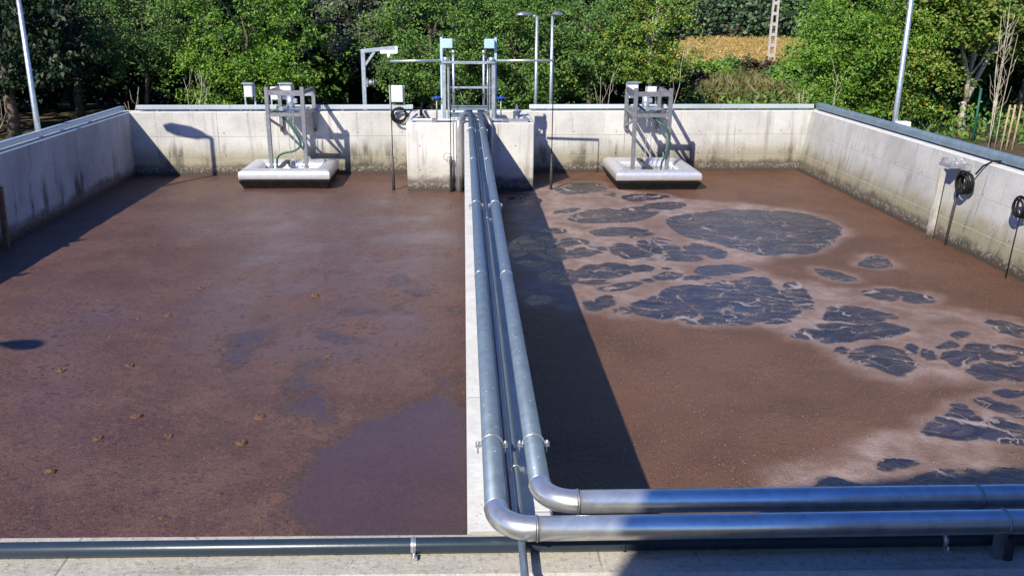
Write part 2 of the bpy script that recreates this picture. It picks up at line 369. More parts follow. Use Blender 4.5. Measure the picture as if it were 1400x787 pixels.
# ------------------------------------------------------------------ sludge and water
CELLS = [[(1.77,17.12),(1.95,17.42),(2.71,17.31),(2.76,17.01),(2.54,16.67),(1.96,16.51),(1.76,16.74)],[(2.14,17.72),(2.77,17.72),(2.79,17.41),(2.33,17.37),(2.08,17.52)],[(2.96,16.36),(3.35,16.59),(3.71,16.49),(3.9,16.34),(3.53,15.99),(3.06,15.83),(2.92,16.05)],[(1.71,14.45),(2.04,15.11),(2.49,15.34),(2.73,15.1),(2.8,15.34),(3.14,15.5),(3.39,15.02),(3.1,14.57),(2.7,14.22),(2.18,14.16),(1.84,14.27)],[(3.11,15.5),(3.48,15.77),(3.92,15.82),(3.99,15.57),(3.62,15.12),(3.38,14.94),(3.23,15.25)],[(1.52,14.97),(1.83,15.35),(2.07,15.35),(1.86,15.04),(1.57,14.85)],[(2.67,16.54),(2.87,16.59),(2.78,16.3),(2.65,16.27)],[(1.98,13.64),(2.33,13.89),(2.76,13.82),(2.97,13.62),(2.55,13.37),(2.18,13.32),(2.0,13.45)],[(2.52,13.21),(2.75,13.46),(2.99,13.46),(2.81,13.28),(2.61,13.16)],[(1.49,13.15),(1.74,13.21),(1.91,12.91),(1.72,12.8),(1.47,12.63),(1.43,12.86)],[(1.51,12.47),(1.86,12.74),(2.05,12.68),(2.03,12.46),(1.81,12.19),(1.48,12.02),(1.41,12.15)],[(2.08,12.6),(2.33,12.96),(2.45,12.81),(2.53,12.59),(2.68,12.17),(2.67,11.95),(2.31,12.03),(2.12,12.24)],[(2.6,12.95),(2.83,13.06),(2.82,12.89),(2.86,12.49),(2.78,12.28),(2.67,12.44),(2.58,12.72)],[(2.89,12.66),(3.08,12.85),(3.18,12.6),(3.03,12.38),(2.89,12.4)],[(2.87,13.12),(3.01,13.2),(3.14,13.0),(3.0,12.88),(2.89,12.94)],[(2.79,12.07),(2.98,12.27),(3.24,12.43),(3.32,12.35),(3.24,12.01),(2.96,11.96)],[(3.25,12.76),(3.45,12.87),(3.36,12.5),(3.26,12.59)],[(1.48,11.51),(1.77,11.74),(2.16,11.78),(2.24,11.63),(2.23,11.4),(2.09,11.22),(1.93,11.05),(1.58,11.1),(1.45,11.19)],[(2.24,11.63),(2.48,11.72),(2.57,11.53),(2.46,11.39),(2.24,11.35)],[(1.42,10.97),(1.65,11.01),(1.87,10.89),(1.67,10.81),(1.43,10.87)],[(1.65,10.63),(1.88,10.75),(2.14,10.91),(2.28,10.91),(2.18,10.74),(1.96,10.58),(1.7,10.51)],[(2.46,11.17),(2.63,11.31),(2.84,11.29),(2.86,11.16),(2.67,11.03),(2.52,11.03)],[(2.31,11.04),(2.41,11.12),(2.46,10.99),(2.37,10.91)],[(1.54,10.06),(1.62,10.3),(1.8,10.33),(1.75,9.98),(1.58,9.89)],[(1.42,10.17),(1.51,10.23),(1.51,10.02),(1.58,9.84),(1.52,9.75),(1.39,9.81)],[(1.79,9.94),(1.92,9.83),(1.89,9.66),(1.77,9.65),(1.75,9.76)],[(2.69,11.53),(2.78,11.55),(2.77,11.46),(2.68,11.43)],[(0.65,12.99),(0.98,13.47),(1.05,13.22),(0.93,12.32),(0.72,12.12),(0.64,12.43)],[(1.03,13.1),(1.31,13.46),(1.41,12.63),(1.41,11.9),(1.1,12.01),(0.95,12.32)],[(0.68,11.96),(1.01,11.91),(1.21,11.75),(1.06,11.57),(0.8,11.67)],[(1.01,11.34),(1.16,11.56),(1.41,11.61),(1.45,11.33),(1.42,10.8),(1.15,10.85),(1.01,11.03)],[(0.75,10.23),(0.84,10.42),(0.99,10.4),(1.06,10.22),(0.93,10.05),(0.79,10.08)],[(0.78,16.29),(1.18,16.38),(1.44,16.02),(1.25,15.44),(0.78,15.61)],[(1.16,13.78),(1.54,13.84),(1.63,13.58),(1.4,13.46),(1.2,13.52)],[(3.39,14.42),(3.69,14.86),(4.08,14.93),(4.52,15.16),(5.32,15.14),(5.79,14.9),(6.06,14.38),(6.1,13.89),(5.95,13.37),(5.63,13.13),(5.57,12.83),(5.23,12.5),(4.99,12.23),(4.59,12.24),(4.27,12.14),(4.05,12.47),(3.84,12.75),(3.6,13.05),(3.43,13.23),(3.33,13.74),(3.31,14.01)],[(3.24,12.71),(3.45,12.82),(3.67,12.64),(3.78,12.31),(3.62,11.95),(3.43,11.95),(3.45,12.16),(3.25,12.38)],[(2.88,12.66),(3.06,12.83),(3.17,12.6),(3.04,12.33),(2.91,12.38)],[(2.73,12.07),(2.97,12.38),(3.21,12.43),(3.36,11.92),(2.97,11.91),(2.71,11.97)],[(2.95,13.12),(3.12,13.06),(3.12,12.94),(2.9,12.91)],[(3.5,15.74),(3.96,15.73),(3.96,15.49),(3.64,15.25),(3.32,14.87)],[(3.09,11.42),(3.27,11.69),(3.55,11.7),(3.82,11.6),(3.91,11.45),(3.69,11.27),(3.32,11.14),(3.1,11.24)],[(2.56,11.25),(2.71,11.34),(2.85,11.29),(2.86,11.16),(2.71,11.0),(2.51,11.03)],[(2.76,10.94),(3.0,11.15),(3.19,11.15),(3.21,11.06),(2.93,10.96)],[(2.4,10.49),(2.64,10.69),(2.85,10.73),(3.15,10.8),(3.52,10.96),(3.93,11.09),(3.96,10.87),(3.82,10.62),(4.04,10.37),(4.08,10.14),(3.98,9.84),(3.86,9.62),(3.57,9.57),(3.79,9.53),(3.73,9.43),(3.43,9.41),(3.06,9.26),(2.87,9.28),(2.75,9.4),(2.47,9.47),(2.32,9.48),(2.24,9.75)],[(1.92,9.9),(2.14,10.19),(2.38,10.41),(2.26,9.75),(2.29,9.44),(2.12,9.51),(1.97,9.62)],[(4.08,10.78),(4.33,10.9),(4.22,10.57),(4.21,10.1),(4.07,9.77),(3.95,9.77),(4.07,10.06),(4.05,10.33),(4.05,10.61)],[(2.43,9.37),(2.68,9.39),(2.87,9.26),(2.58,9.26)],[(3.35,9.31),(3.6,9.41),(3.72,9.36),(3.52,9.28)],[(4.77,11.53),(4.99,11.38),(5.05,11.06),(4.94,10.88),(4.79,10.89),(4.78,11.2)],[(4.76,11.52),(4.89,11.43),(5.06,11.16),(5.12,10.95),(4.98,10.84),(4.79,10.91),(4.73,11.21)],[(5.44,11.69),(5.8,12.02),(6.01,12.06),(5.92,11.59),(5.67,11.5),(5.47,11.5)],[(4.97,10.39),(5.24,10.54),(5.46,10.51),(5.41,10.3),(5.23,10.07),(5.06,10.14),(4.95,10.28)],[(5.42,10.27),(5.52,10.48),(5.65,10.3),(5.73,10.04),(5.51,9.94),(5.3,9.98)],[(4.08,9.44),(4.29,9.8),(4.48,9.88),(4.73,9.82),(4.88,9.68),(4.81,9.45),(4.58,9.24),(4.41,9.28),(4.28,9.37),(4.07,9.35)],[(4.88,9.65),(4.98,9.55),(4.91,9.44),(4.84,9.52)],[(3.9,9.23),(4.16,9.25),(4.46,9.21),(4.58,9.18),(4.77,9.33),(4.87,9.17),(4.9,9.05),(4.65,8.88),(4.42,8.83),(4.17,8.73),(3.91,8.68),(3.72,8.72),(3.95,8.87),(3.99,9.05)],[(3.52,8.86),(3.71,9.06),(3.86,9.08),(4.01,8.99),(3.95,8.87),(3.8,8.88),(3.65,8.8)],[(3.84,8.21),(3.97,8.44),(4.16,8.51),(4.34,8.56),(4.49,8.5),(4.5,8.32),(4.47,8.09),(4.38,7.93),(4.16,7.83),(4.02,7.94),(3.92,8.01),(4.03,8.18),(3.87,8.11)],[(3.85,8.49),(3.98,8.54),(3.93,8.44),(3.83,8.39)],[(4.64,8.57),(4.72,8.6),(4.64,8.41),(4.55,8.31)],[(4.73,8.46),(4.81,8.46),(4.71,8.16),(4.61,8.11),(4.66,8.28)],[(4.94,8.57),(5.14,8.75),(5.24,8.64),(5.07,8.51),(4.94,8.48)],[(5.25,8.83),(5.5,9.03),(5.57,8.94),(5.34,8.77)],[(4.88,8.33),(5.07,8.43),(5.28,8.34),(5.15,8.14),(4.91,7.98),(4.84,8.03),(4.83,8.15)],[(5.21,8.5),(5.41,8.63),(5.57,8.6),(5.47,8.39),(5.3,8.34),(5.19,8.4)],[(5.31,8.29),(5.49,8.39),(5.66,8.25),(5.44,8.13),(5.3,8.16)],[(4.9,7.84),(5.18,8.07),(5.32,8.06),(5.34,7.87),(5.19,7.69),(5.04,7.63),(4.91,7.68)],[(5.89,9.3),(6.05,9.39),(6.19,9.22),(6.24,9.1),(6.13,8.92),(6.04,9.04),(5.9,9.2)],[(5.85,9.08),(6.02,9.08),(6.08,8.84),(6.03,8.75),(5.89,8.93)],[(5.57,8.57),(5.71,8.6),(5.83,8.43),(5.73,8.28),(5.6,8.38)],[(5.17,7.65),(5.37,7.89),(5.48,8.08),(5.64,8.13),(5.33,7.62)],[(3.81,6.64),(4.0,6.81),(4.26,6.94),(4.36,7.08),(4.46,7.15),(4.43,6.86),(4.4,6.72),(4.29,6.56),(4.16,6.44),(4.01,6.47),(3.89,6.53)],[(4.58,7.22),(4.71,7.3),(4.82,7.18),(4.91,7.1),(4.96,7.02),(4.83,6.81),(4.72,6.89),(4.64,7.03)],[(4.34,6.59),(4.57,6.86),(4.65,6.78),(4.73,6.64),(4.54,6.34),(4.38,6.38),(4.24,6.47)],[(4.9,7.41),(5.21,7.42),(5.14,7.32),(4.96,7.29)],[(3.21,6.05),(3.33,6.14),(3.5,6.13),(3.49,6.04),(3.35,5.97),(3.24,5.96)],[(2.57,5.75),(2.61,5.79),(2.69,5.89),(2.8,5.88),(2.89,5.78),(2.96,5.71),(2.77,5.65),(2.59,5.69)],[(3.29,5.78),(3.47,5.85),(3.62,5.94),(3.75,5.92),(3.73,5.79),(3.58,5.67),(3.37,5.65),(3.28,5.7)],[(3.82,5.92),(3.91,5.94),(3.87,5.85),(3.79,5.85)],[(3.95,5.83),(4.09,5.95),(4.31,5.97),(4.13,5.67),(3.98,5.7)]]
FOAM = [[(0.8,17.68),(3.08,17.21),(4.34,15.88),(5.92,15.36),(6.21,14.11),(5.97,12.91),(4.74,12.11),(3.97,11.67),(4.32,10.94),(5.05,10.6),(5.4,10.14),(5.96,9.66),(6.51,9.26),(5.32,7.38),(4.73,7.45),(4.47,7.62),(3.95,7.73),(3.65,8.07),(3.5,8.77),(3.34,9.14),(2.56,9.3),(1.78,9.57),(1.21,9.74),(0.8,9.94),(0.49,10.66)],[(5.32,7.38),(4.41,7.12),(3.92,6.7),(3.43,6.59),(2.9,6.35),(2.41,6.15),(2.01,5.42),(4.03,5.34)],[(5.62,12.29),(6.16,12.27),(5.96,11.41),(5.5,11.63)],[(4.89,10.45),(5.57,10.68),(5.89,10.02),(5.18,9.87)]]
POOL= [(-0.44, 6.19, 0.77, 1.07, -0.06), (-0.88, 5.68, 0.41, 0.59, -0.13), (-0.24, 7.24, 0.38, 0.75, -0.03), (-1.36, 7.22, 0.2, 0.27, -0.16), (-1.52, 7.78, 0.15, 0.24, -0.17), (-1.48, 8.16, 0.17, 0.19, -0.16), (-1.44, 8.99, 0.17, 0.2, -0.14), (-1.32, 8.85, 0.23, 0.09, -0.13), (-0.9, 11.01, 0.21, 0.22, -0.07), (-0.53, 10.54, 0.18, 0.18, -0.04), (-1.23, 9.73, 0.27, 0.1, -0.11), (-1.76, 11.52, 0.21, 0.1, -0.14), (-2.22, 9.02, 0.2, 0.26, -0.22), (-2.3, 8.54, 0.16, 0.28, -0.24), (-0.07, 9.88, 0.09, 0.08, -0.0), (-0.78, 9.88, 0.08, 0.1, -0.07), (-0.25, 5.63, 0.31, 0.39, -0.03), (-0.11, 6.69, 0.18, 0.79, -0.01)]
NPOOL= [(-0.85, 7.87, 0.62, 0.56, -0.09), (0.02, 7.57, 0.15, 0.29, 0.01)]
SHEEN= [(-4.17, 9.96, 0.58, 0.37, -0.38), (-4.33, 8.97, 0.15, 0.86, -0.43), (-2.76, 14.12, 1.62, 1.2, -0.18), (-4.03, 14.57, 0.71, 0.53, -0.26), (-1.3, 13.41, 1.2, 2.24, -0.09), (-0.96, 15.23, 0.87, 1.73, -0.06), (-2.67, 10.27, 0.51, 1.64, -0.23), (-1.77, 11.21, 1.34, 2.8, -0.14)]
LUMPS= [(-3.96, 7.23), (-3.41, 6.64), (-3.04, 6.63), (-2.82, 7.12), (-1.77, 7.08), (-3.14, 6.19), (-2.1, 5.52), (-0.65, 7.58), (-2.24, 7.71), (-3.55, 6.51), (-2.99, 6.72), (-2.44, 6.75), (-2.04, 6.35), (-2.91, 6.01), (-3.97, 8.01), (-3.28, 8.27), (-3.89, 8.18), (-3.44, 6.84), (-3.31, 9.09), (-3.36, 9.74), (-3.77, 9.1), (-2.39, 8.44), (-3.66, 9.65), (-2.78, 10.37), (-1.83, 10.43), (-3.28, 10.76), (-3.07, 10.84), (-4.13, 11.76), (-1.82, 6.61), (-1.79, 5.82), (-1.43, 5.49), (-1.47, 11.12), (-0.11, 9.03), (-0.74, 8.79), (-0.46, 8.47), (-4.52, 12.92), (-3.95, 10.93), (-4.81, 12.32), (-5.09, 10.81), (-5.45, 13.6), (-1.38, 8.46), (-1.04, 10.61), (-2.26, 9.76)]
def vnoise(x, y, seed):
    rg = np.random.default_rng(seed); T = rg.random((256, 256))
    xi = np.floor(x).astype(int); yi = np.floor(y).astype(int); fx = x-xi; fy = y-yi
    fx = fx*fx*(3-2*fx); fy = fy*fy*(3-2*fy); q = lambda i, j: T[i & 255, j & 255]
    return (q(xi, yi)*(1-fx)+q(xi+1, yi)*fx)*(1-fy)+(q(xi, yi+1)*(1-fx)+q(xi+1, yi+1)*fx)*fy
def fbm(x, y, seed, oct=4):
    s = 0; a = .5
    for k in range(oct): s = s+a*(vnoise(x*2**k, y*2**k, seed+k)-.5); a *= .5
    return s*2
def ell(x, y, L):
    d = np.full_like(x, 9.)
    for cx, cy, ax, ay, s in L:
        dy = y-cy; dx = x-cx-s*dy
        q = np.sqrt((dx/ax)**2+(dy/ay)**2); d = np.minimum(d, (q-1)*min(ax, ay))
    return d
def polysdf(x, y, L):
    out = np.full_like(x, 9.)
    for poly in L:
        p = np.array(poly)
        for _ in range(2): q = np.roll(p, -1, 0); p = np.stack([p*.75+q*.25, p*.25+q*.75], 1).reshape(-1, 2)
        lo = p.min(0)-1.; hi = p.max(0)+1.
        k = np.where((x > lo[0]) & (x < hi[0]) & (y > lo[1]) & (y < hi[1]))[0]
        if not len(k): continue
        X, Y = x[k], y[k]; d = np.full_like(X, 9.); ins = np.zeros(len(k), bool)
        for i in range(len(p)):
            ax, ay = p[i-1]; bx, by = p[i]; ex, ey = bx-ax, by-ay
            t = np.clip(((X-ax)*ex+(Y-ay)*ey)/(ex*ex+ey*ey+1e-9), 0, 1); d = np.minimum(d, np.hypot(X-ax-t*ex, Y-ay-t*ey))
            c = ((ay > Y) != (by > Y)) & (X < (bx-ax)*(Y-ay)/(by-ay+1e-12)+ax); ins ^= c
        out[k] = np.minimum(out[k], np.where(ins, -d, d))
    return out
def sm(v, a, b): t = np.clip((v-a)/(b-a), 0, 1); return t*t*(3-2*t)
def basin(name, x0, x1, y0, y1, nx, ny, m, fn):
    xs = np.linspace(x0, x1, nx); ys = np.linspace(y0, y1, ny); X, Y = np.meshgrid(xs, ys); X = X.ravel(); Y = Y.ravel()
    at, dz = fn(X, Y)
    co = np.stack([X, Y, ZW+dz], 1).astype(np.float32)
    i = np.arange(nx-1); j = np.arange(ny-1); I, J = np.meshgrid(i, j); a = (J*nx+I).ravel()
    f = np.stack([a, a+1, a+nx+1, a+nx], 1)
    me = bpy.data.meshes.new(name); me.vertices.add(len(co)); me.vertices.foreach_set('co', co.ravel())
    me.loops.add(f.size); me.loops.foreach_set('vertex_index', f.ravel().astype(np.int32))
    me.polygons.add(len(f)); me.polygons.foreach_set('loop_start', np.arange(0, f.size, 4, dtype=np.int32))
    me.update(calc_edges=True); me.polygons.foreach_set('use_smooth', np.ones(len(f), bool))
    for k, v in at.items():
        A = me.attributes.new(k, 'FLOAT', 'POINT'); A.data.foreach_set('value', v.astype(np.float32))
    me.materials.append(MT[m]); o = link(name, me); o['kind'] = 'structure'; return o
# left basin material
g = G('brown_sludge'); P = g.pos()
pool = g.attr('pool'); sheen = g.attr('sheen')
nf = g.noise(55, 4, .7)[0]; nm = g.noise(9, 5, .65)[0]; nl = g.noise(1.3, 5, .6)[0]; dashv = g.vmul(P, (9, 22, 1)); dash = g.noise(1., 4, .6, dashv)[0]
pm = g.mapr(g.m_('ADD', pool, g.m_('MULTIPLY', g.m_('SUBTRACT', g.noise(7, 6, .75)[0], .5), .5)), .09, -.07)
grain = g.noise(85, 2, .5)[0]
clot = g.noise(1., 5, .7, g.vmul(P, (13, 24, 1)))[0]; mid = g.noise(30, 4, .65)[0]
c = g.mix(g.mapr(nl, .35, .65), (.098, .050, .039), (.140, .077, .058))
c = g.mix(g.m_('MULTIPLY', g.mapr(nm, .42, .68), .45), c, (.075, .038, .035))
c = g.mix(g.m_('MULTIPLY', g.mapr(mid, .55, .70), .75), c, (.19, .105, .062))
c = g.mix(g.m_('MULTIPLY', g.mapr(mid, .46, .32), .7), c, (.030, .019, .019))
c = g.mix(g.m_('MULTIPLY', g.mapr(grain, .58, .72), .6), c, (.27, .15, .09))
sheen_film = g.m_('MULTIPLY', sheen, g.mapr(g.m_('ADD', g.m_('MULTIPLY', clot, .3), g.m_('MULTIPLY', nl, .7)), .64, .40))
c = g.mix(g.m_('MULTIPLY', sheen_film, .7), c, (.135, .088, .086))  # purplish tone paints the reflected sky sheen into the sludge colour
vd = g.node('TexVoronoi', {'Vector': g.vadd(g.vmul(P, (11, 19, 0)), g.vmul(g.noise(4, 3)[1], (1.2, 1.2, 0))), 'Scale': 1.}); dpk = g.xyz(vd.outputs['Color'])[0]
dk = g.m_('MULTIPLY', g.m_('MULTIPLY', g.mapr(sheen, .15, .6, .25, 1.), g.mapr(g.m_('ADD', dpk, g.m_('MULTIPLY', g.m_('SUBTRACT', nl, .5), 1.2)), .35, .55)), g.mapr(g.m_('ADD', vd.outputs['Distance'], g.m_('MULTIPLY', g.m_('SUBTRACT', mid, .5), .7)), .42, .22)); c = g.mix(g.m_('MULTIPLY', dk, .7), c, (.032, .018, .015))
c = g.mix(g.m_('MULTIPLY', pm, .72), c, (.062, .039, .037))
rgh = g.mapr(g.m_('MAXIMUM', pm, g.m_('MULTIPLY', sheen_film, .9)), 0, 1, .42, .27, False)
h = g.m_('ADD', g.m_('MULTIPLY', mid, 1.0), g.m_('ADD', g.m_('MULTIPLY', nm, .8), g.m_('MULTIPLY', grain, .7)))
h = g.m_('MULTIPLY', h, g.mapr(g.m_('MAXIMUM', pm, g.m_('MULTIPLY', sheen_film, .6)), 0, 1, 1., .06, False))
MT['sludge'] = g.princ(c, rgh, 0, g.bump(h, .5, .022), g.mapr(g.m_('MAXIMUM', g.m_('MULTIPLY', pm, .3), sheen_film), 0, 1, .45, .9, False))
def fl(X, Y):
    wx = X+.16*fbm(X*3, Y*3, 1); wy = Y+.22*fbm(X*3+40, Y*3, 5)
    p = np.maximum(ell(wx, wy, POOL), -ell(wx, wy, NPOOL)); p = np.clip(p, -.5, .5)
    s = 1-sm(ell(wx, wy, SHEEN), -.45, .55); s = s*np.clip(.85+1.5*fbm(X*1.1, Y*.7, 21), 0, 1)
    dz = .012*fbm(X*2.5, Y*2.5, 9)*(p > 0)+.01*fbm(X*.8, Y*.8, 13)
    return {'pool': p, 'sheen': s}, dz
basin('sludge_water', XL-.02, .004, 3.2, 18.9, 168, 390, 'sludge', fl)
# right basin material
g = G('foaming_sludge'); P = g.pos()
cell = g.attr('cell'); foam = g.attr('foam'); wet = g.attr('wet')
n7 = g.noise(6, 6, .65)[0]; n20 = g.noise(22, 4, .6)[0]; grain = g.noise(80, 3, .6)[0]; nl = g.noise(1.1, 5)[0]
dv = g.vadd(P, g.vmul(g.node('VectorMath', {0: g.noise(1.6, 4)[1], 1: (.5, .5, .5)}, operation='SUBTRACT').outputs[0], (.9, .9, 0)))
e1 = g.vor(1.15, dv, 'DISTANCE_TO_EDGE')[0]; e2 = g.vor(2.9, dv, 'DISTANCE_TO_EDGE')[0]
vt = g.m_('ADD', -.018, g.m_('MULTIPLY', g.mapr(g.noise(1.5, 3)[0], .4, .75), .05))
v1 = g.mapr(g.m_('SUBTRACT', e1, vt), .03, -.01)
v2 = g.m_('MULTIPLY', g.mapr(e2, .028, .006), g.mapr(g.noise(1.9, 3)[0], .50, .60))
vein = g.m_('MAXIMUM', v1, v2)
str_ = g.noise(1., 6, .65, g.vmul(dv, (3., 11., 1)))[0]
vein = g.m_('MAXIMUM', vein, g.m_('MULTIPLY', g.mapr(str_, .60, .66), .55))
om = g.mapr(g.m_('ADD', cell, g.m_('ADD', g.m_('MULTIPLY', g.m_('SUBTRACT', n7, .5), .07), g.m_('MULTIPLY', g.m_('SUBTRACT', str_, .5), .12))), .03, -.02)
opn = g.m_('MULTIPLY', om, g.m_('SUBTRACT', 1., vein))
c = g.mix(g.mapr(nl, .35, .65), (.150, .072, .042), (.205, .102, .062))
c = g.mix(g.m_('MULTIPLY', g.mapr(grain, .54, .70), .8), c, (.30, .145, .08))
c = g.mix(g.m_('MULTIPLY', g.mapr(grain, .46, .32), .8), c, (.05, .032, .024))
fm = g.m_('MULTIPLY', foam, g.mapr(g.m_('ADD', g.m_('MULTIPLY', n20, .5), g.m_('MULTIPLY', n7, .5)), .28, .6, .55, 1.))
fc = g.mix(g.mapr(g.noise(3.2, 5, .6)[0], .35, .65), (.27, .175, .138), (.39, .295, .26))
fringe = g.m_('MULTIPLY', g.mapr(g.m_('ADD', cell, g.m_('MULTIPLY', g.m_('SUBTRACT', n7, .5), .45)), .12, -.02), g.mapr(n20, .35, .6, .65, 1.))
fc = g.mix(fringe, fc, (.345, .262, .238))
c = g.mix(fm, c, fc)
c = g.mix(g.m_('MULTIPLY', vein, g.m_('MULTIPLY', om, .9)), c, (.40, .33, .325))
opc = g.mix(g.mapr(str_, .42, .66), (.012, .009, .013), (.075, .050, .050))
c = g.mix(opn, c, opc)
# single bright bubbles floating on the sludge
vb = g.node('TexVoronoi', {'Vector': g.vmul(P, (1, 1, 0)), 'Scale': 30.}); pick = g.xyz(vb.outputs['Color'])[0]
bub = g.m_('MULTIPLY', g.mapr(vb.outputs['Distance'], g.mapr(g.xyz(vb.outputs['Color'])[1], 0, 1, .10, .26, False), .06), g.mapr(g.m_('ADD', pick, g.m_('MULTIPLY', g.m_('SUBTRACT', g.noise(1.3, 5, .7)[0], .5), 2.2)), .60, .72))
bub = g.m_('MULTIPLY', bub, g.m_('SUBTRACT', 1., om))
vc = g.node('TexVoronoi', {'Vector': g.vmul(P, (1, 1, 0)), 'Scale': 75.}); pk2 = g.xyz(vc.outputs['Color'])[1]
bub2 = g.m_('MULTIPLY', g.mapr(vc.outputs['Distance'], .25, .15), g.mapr(g.m_('ADD', pk2, g.m_('MULTIPLY', g.m_('SUBTRACT', g.noise(2.1, 5, .7)[0], .5), 1.6)), .70, .85))
bub2 = g.m_('MULTIPLY', bub2, g.m_('SUBTRACT', 1., om))
c = g.mix(g.m_('MULTIPLY', bub2, .85), c, (.75, .58, .40)); c = g.mix(bub, c, (.9, .87, .8))
rgh = g.mapr(g.m_('MAXIMUM', opn, wet), 0, 1, .40, .2, False); rgh = g.m_('MAXIMUM', rgh, g.m_('MULTIPLY', fm, .3))
h = g.m_('ADD', g.m_('MULTIPLY', n20, .3), g.m_('ADD', g.m_('MULTIPLY', grain, 1.1), g.m_('MULTIPLY', g.m_('ADD', bub, bub2), 2.)))
h = g.m_('MULTIPLY', h, g.mapr(g.m_('MAXIMUM', opn, g.m_('MULTIPLY', fm, .7)), 0, 1, 1., .06, False)); h = g.m_('ADD', h, g.m_('MULTIPLY', str_, .5))
MT['foam'] = g.princ(c, rgh, 0, g.bump(h, .85, .045), g.mapr(opn, 0, 1, .3, 1., False))
def fr(X, Y):
    wx = X+.05*fbm(X*3., Y*2., 31)+.03*fbm(X*9, Y*9, 51); wy = Y+.09*fbm(X*3.+70, Y*2., 35)+.05*fbm(X*9+9, Y*7, 55)
    c = np.clip(polysdf(wx, wy, CELLS)-.022, -.6, .8)
    vx = X+.3*fbm(X*1.7, Y*1.4, 63); vy = Y+.4*fbm(X*1.7+33, Y*1.4, 65)
    f = 1-sm(polysdf(vx, vy, FOAM), -.30, .14); f = f*np.clip(.95+.8*fbm(X*1.6, Y*1.2, 61), .55, 1)
    f = np.clip(np.maximum(f, (1-sm(c, .0, .20))*.6), 0, 1)
    wet = np.zeros_like(f)
    dz = .012*fbm(X*3, Y*3, 71)*(1-sm(c, .1, -.05))+.008*f*np.clip(fbm(X*5, Y*5, 75), 0, 1)
    return {'cell': c, 'foam': f, 'wet': wet}, dz
basin('foam_water', .366, XR+.02, 3.0, 19.2, 290, 660, 'foam', fr)

# tan clumps of scum
for k, (x, y) in enumerate(LUMPS):
    rg = random.Random(100+k); s = .007+.036*rg.random()**2.2*(1.2 if y > 9 else 1.); b = MB()
    nu, nv = 9, 5; vs = []
    for j in range(nv):
        ph = math.pi/2*j/(nv-1)
        for i in range(nu):
            t = 2*math.pi*i/nu; q = s*(.8+.4*rg.random()); vs.append((x+q*1.35*math.cos(t)*math.cos(ph), y+q*1.2*math.sin(t)*math.cos(ph), ZW-.004+s*.8*math.sin(ph)*(.6+.6*rg.random())))
    fs = [(j*nu+i, j*nu+(i+1) % nu, (j+1)*nu+(i+1) % nu, (j+1)*nu+i) for j in range(nv-1) for i in range(nu)]
    b.add(vs, fs, False); o = b.build('scum_clump', 'lump')
    tag(o, 'small tan clump of scum floating on the brown left basin', 'scum clump', 'scum clumps on the left basin')

# ------------------------------------------------------------------ pipes on the divider
def clamp(parent, x, y, z, r, axis='Y'):
    b = MB()
    rr = r+.004
    if axis == 'Y':
        pts = [(x+rr*math.cos(t), y, z+rr*math.sin(t)) for t in np.linspace(-.1, math.pi+.1, 17)]
        b.tube(pts, .0045, 6)
        for s in (-1, 1):
            b.box((x+s*(rr+.012), y, z+.004), (.026, .022, .005)); b.box((x+s*(rr+.012), y, z-.009), (.026, .022, .005))
            b.tube([(x+s*(rr+.014), y, z-.045), (x+s*(rr+.014), y, z+.018)], .004, 6); b.tube([(x+s*(rr+.014), y, z+.006), (x+s*(rr+.014), y, z+.014)], .008, 6)
        b.box((x, y, z-r-.01), (.05, .03, .02))
        h = z-r-.02
        if h > .002: b.box((x, y, h/2+.001), (.03, .03, h))
    o = b.build('pipe_clamp', 'steel', parent); return o
PA = thing('air_pipe', 'large grey metal pipe, the left of two along the dividing wall, bending nearest the camera', 'pipe', (.115, 3.2, 0), 'big metal pipes on the dividing wall')
PB = thing('air_pipe', 'large grey metal pipe, the right of two along the dividing wall, bending behind the other', 'pipe', (.31, 3.4, 0), 'big metal pipes on the dividing wall')
RP = .0455; ZP = .16
def bigpipe(root, x, yt, bend, ring_ys, drop):
    rb = RP*1.06
    b = MB(); b.tube([(x, yt+bend, ZP), (x, 8, ZP), (x, 12, ZP), (x, 17.5, ZP)], RP, 20); b.build('straight_run', 'galv', root)
    b = MB(); b.tube(arc((x, yt, ZP), (x, yt+bend, ZP), (x+bend, yt, ZP), 12), [RP*1.05+.002*(i/12) for i in range(13)], 20, caps=False); b.build('elbow', 'steel', root)
    b = MB(); b.tube([(x+bend, yt, ZP), (3, yt-.035, ZP), (9, yt-.12, ZP)], rb, 20); b.build('cross_run', 'steel', root)
    for ys in (yt+bend+.002, 6.4, 11.6):
        b = MB(); b.ring((x, ys, ZP), RP+.0005, .0032, 'Y', 24, 6); b.build('weld_seam', 'steel', root)
    b = MB(); b.ring((x+bend+.004, yt, ZP), rb+.001, .0045, 'X', 24, 6); b.build('weld_seam', 'galv_dull', root)
    for y in ring_ys: clamp(root, x, y, ZP, RP)
    b = MB(); b.tube(drop, .056 if drop[-1][0] < .1 else .05, 16); b.build('drop_leg', 'steel' if drop[-1][0] < .1 else 'galv_dull', root)  # right leg in darker metal, its shade put into the material
    for xx in (2.10, 4.4, 6.7):
        b = MB(); b.tube([(xx+.02, yt-xx*.0125+(rb+.003)*math.cos(t), ZP+(rb+.003)*math.sin(t)) for t in np.linspace(-.5, math.pi+.5, 18)], .005, 6)
        b.box((xx+.02, yt-xx*.0125, ZP/2-rb/2), (.04, .03, ZP-rb)); b.build('pipe_clamp', 'galv_dull', root)
bigpipe(PA, .115, 3.015, .15, (3.72, 8.9, 14.6), [(.10, 17.35, ZP), (.04, 17.1, .15), (-.05, 16.86, .1), (-.10, 16.76, .02), (-.105, 16.75, -.1), (-.105, 16.75, -.6), (-.105, 16.75, -1.34)])
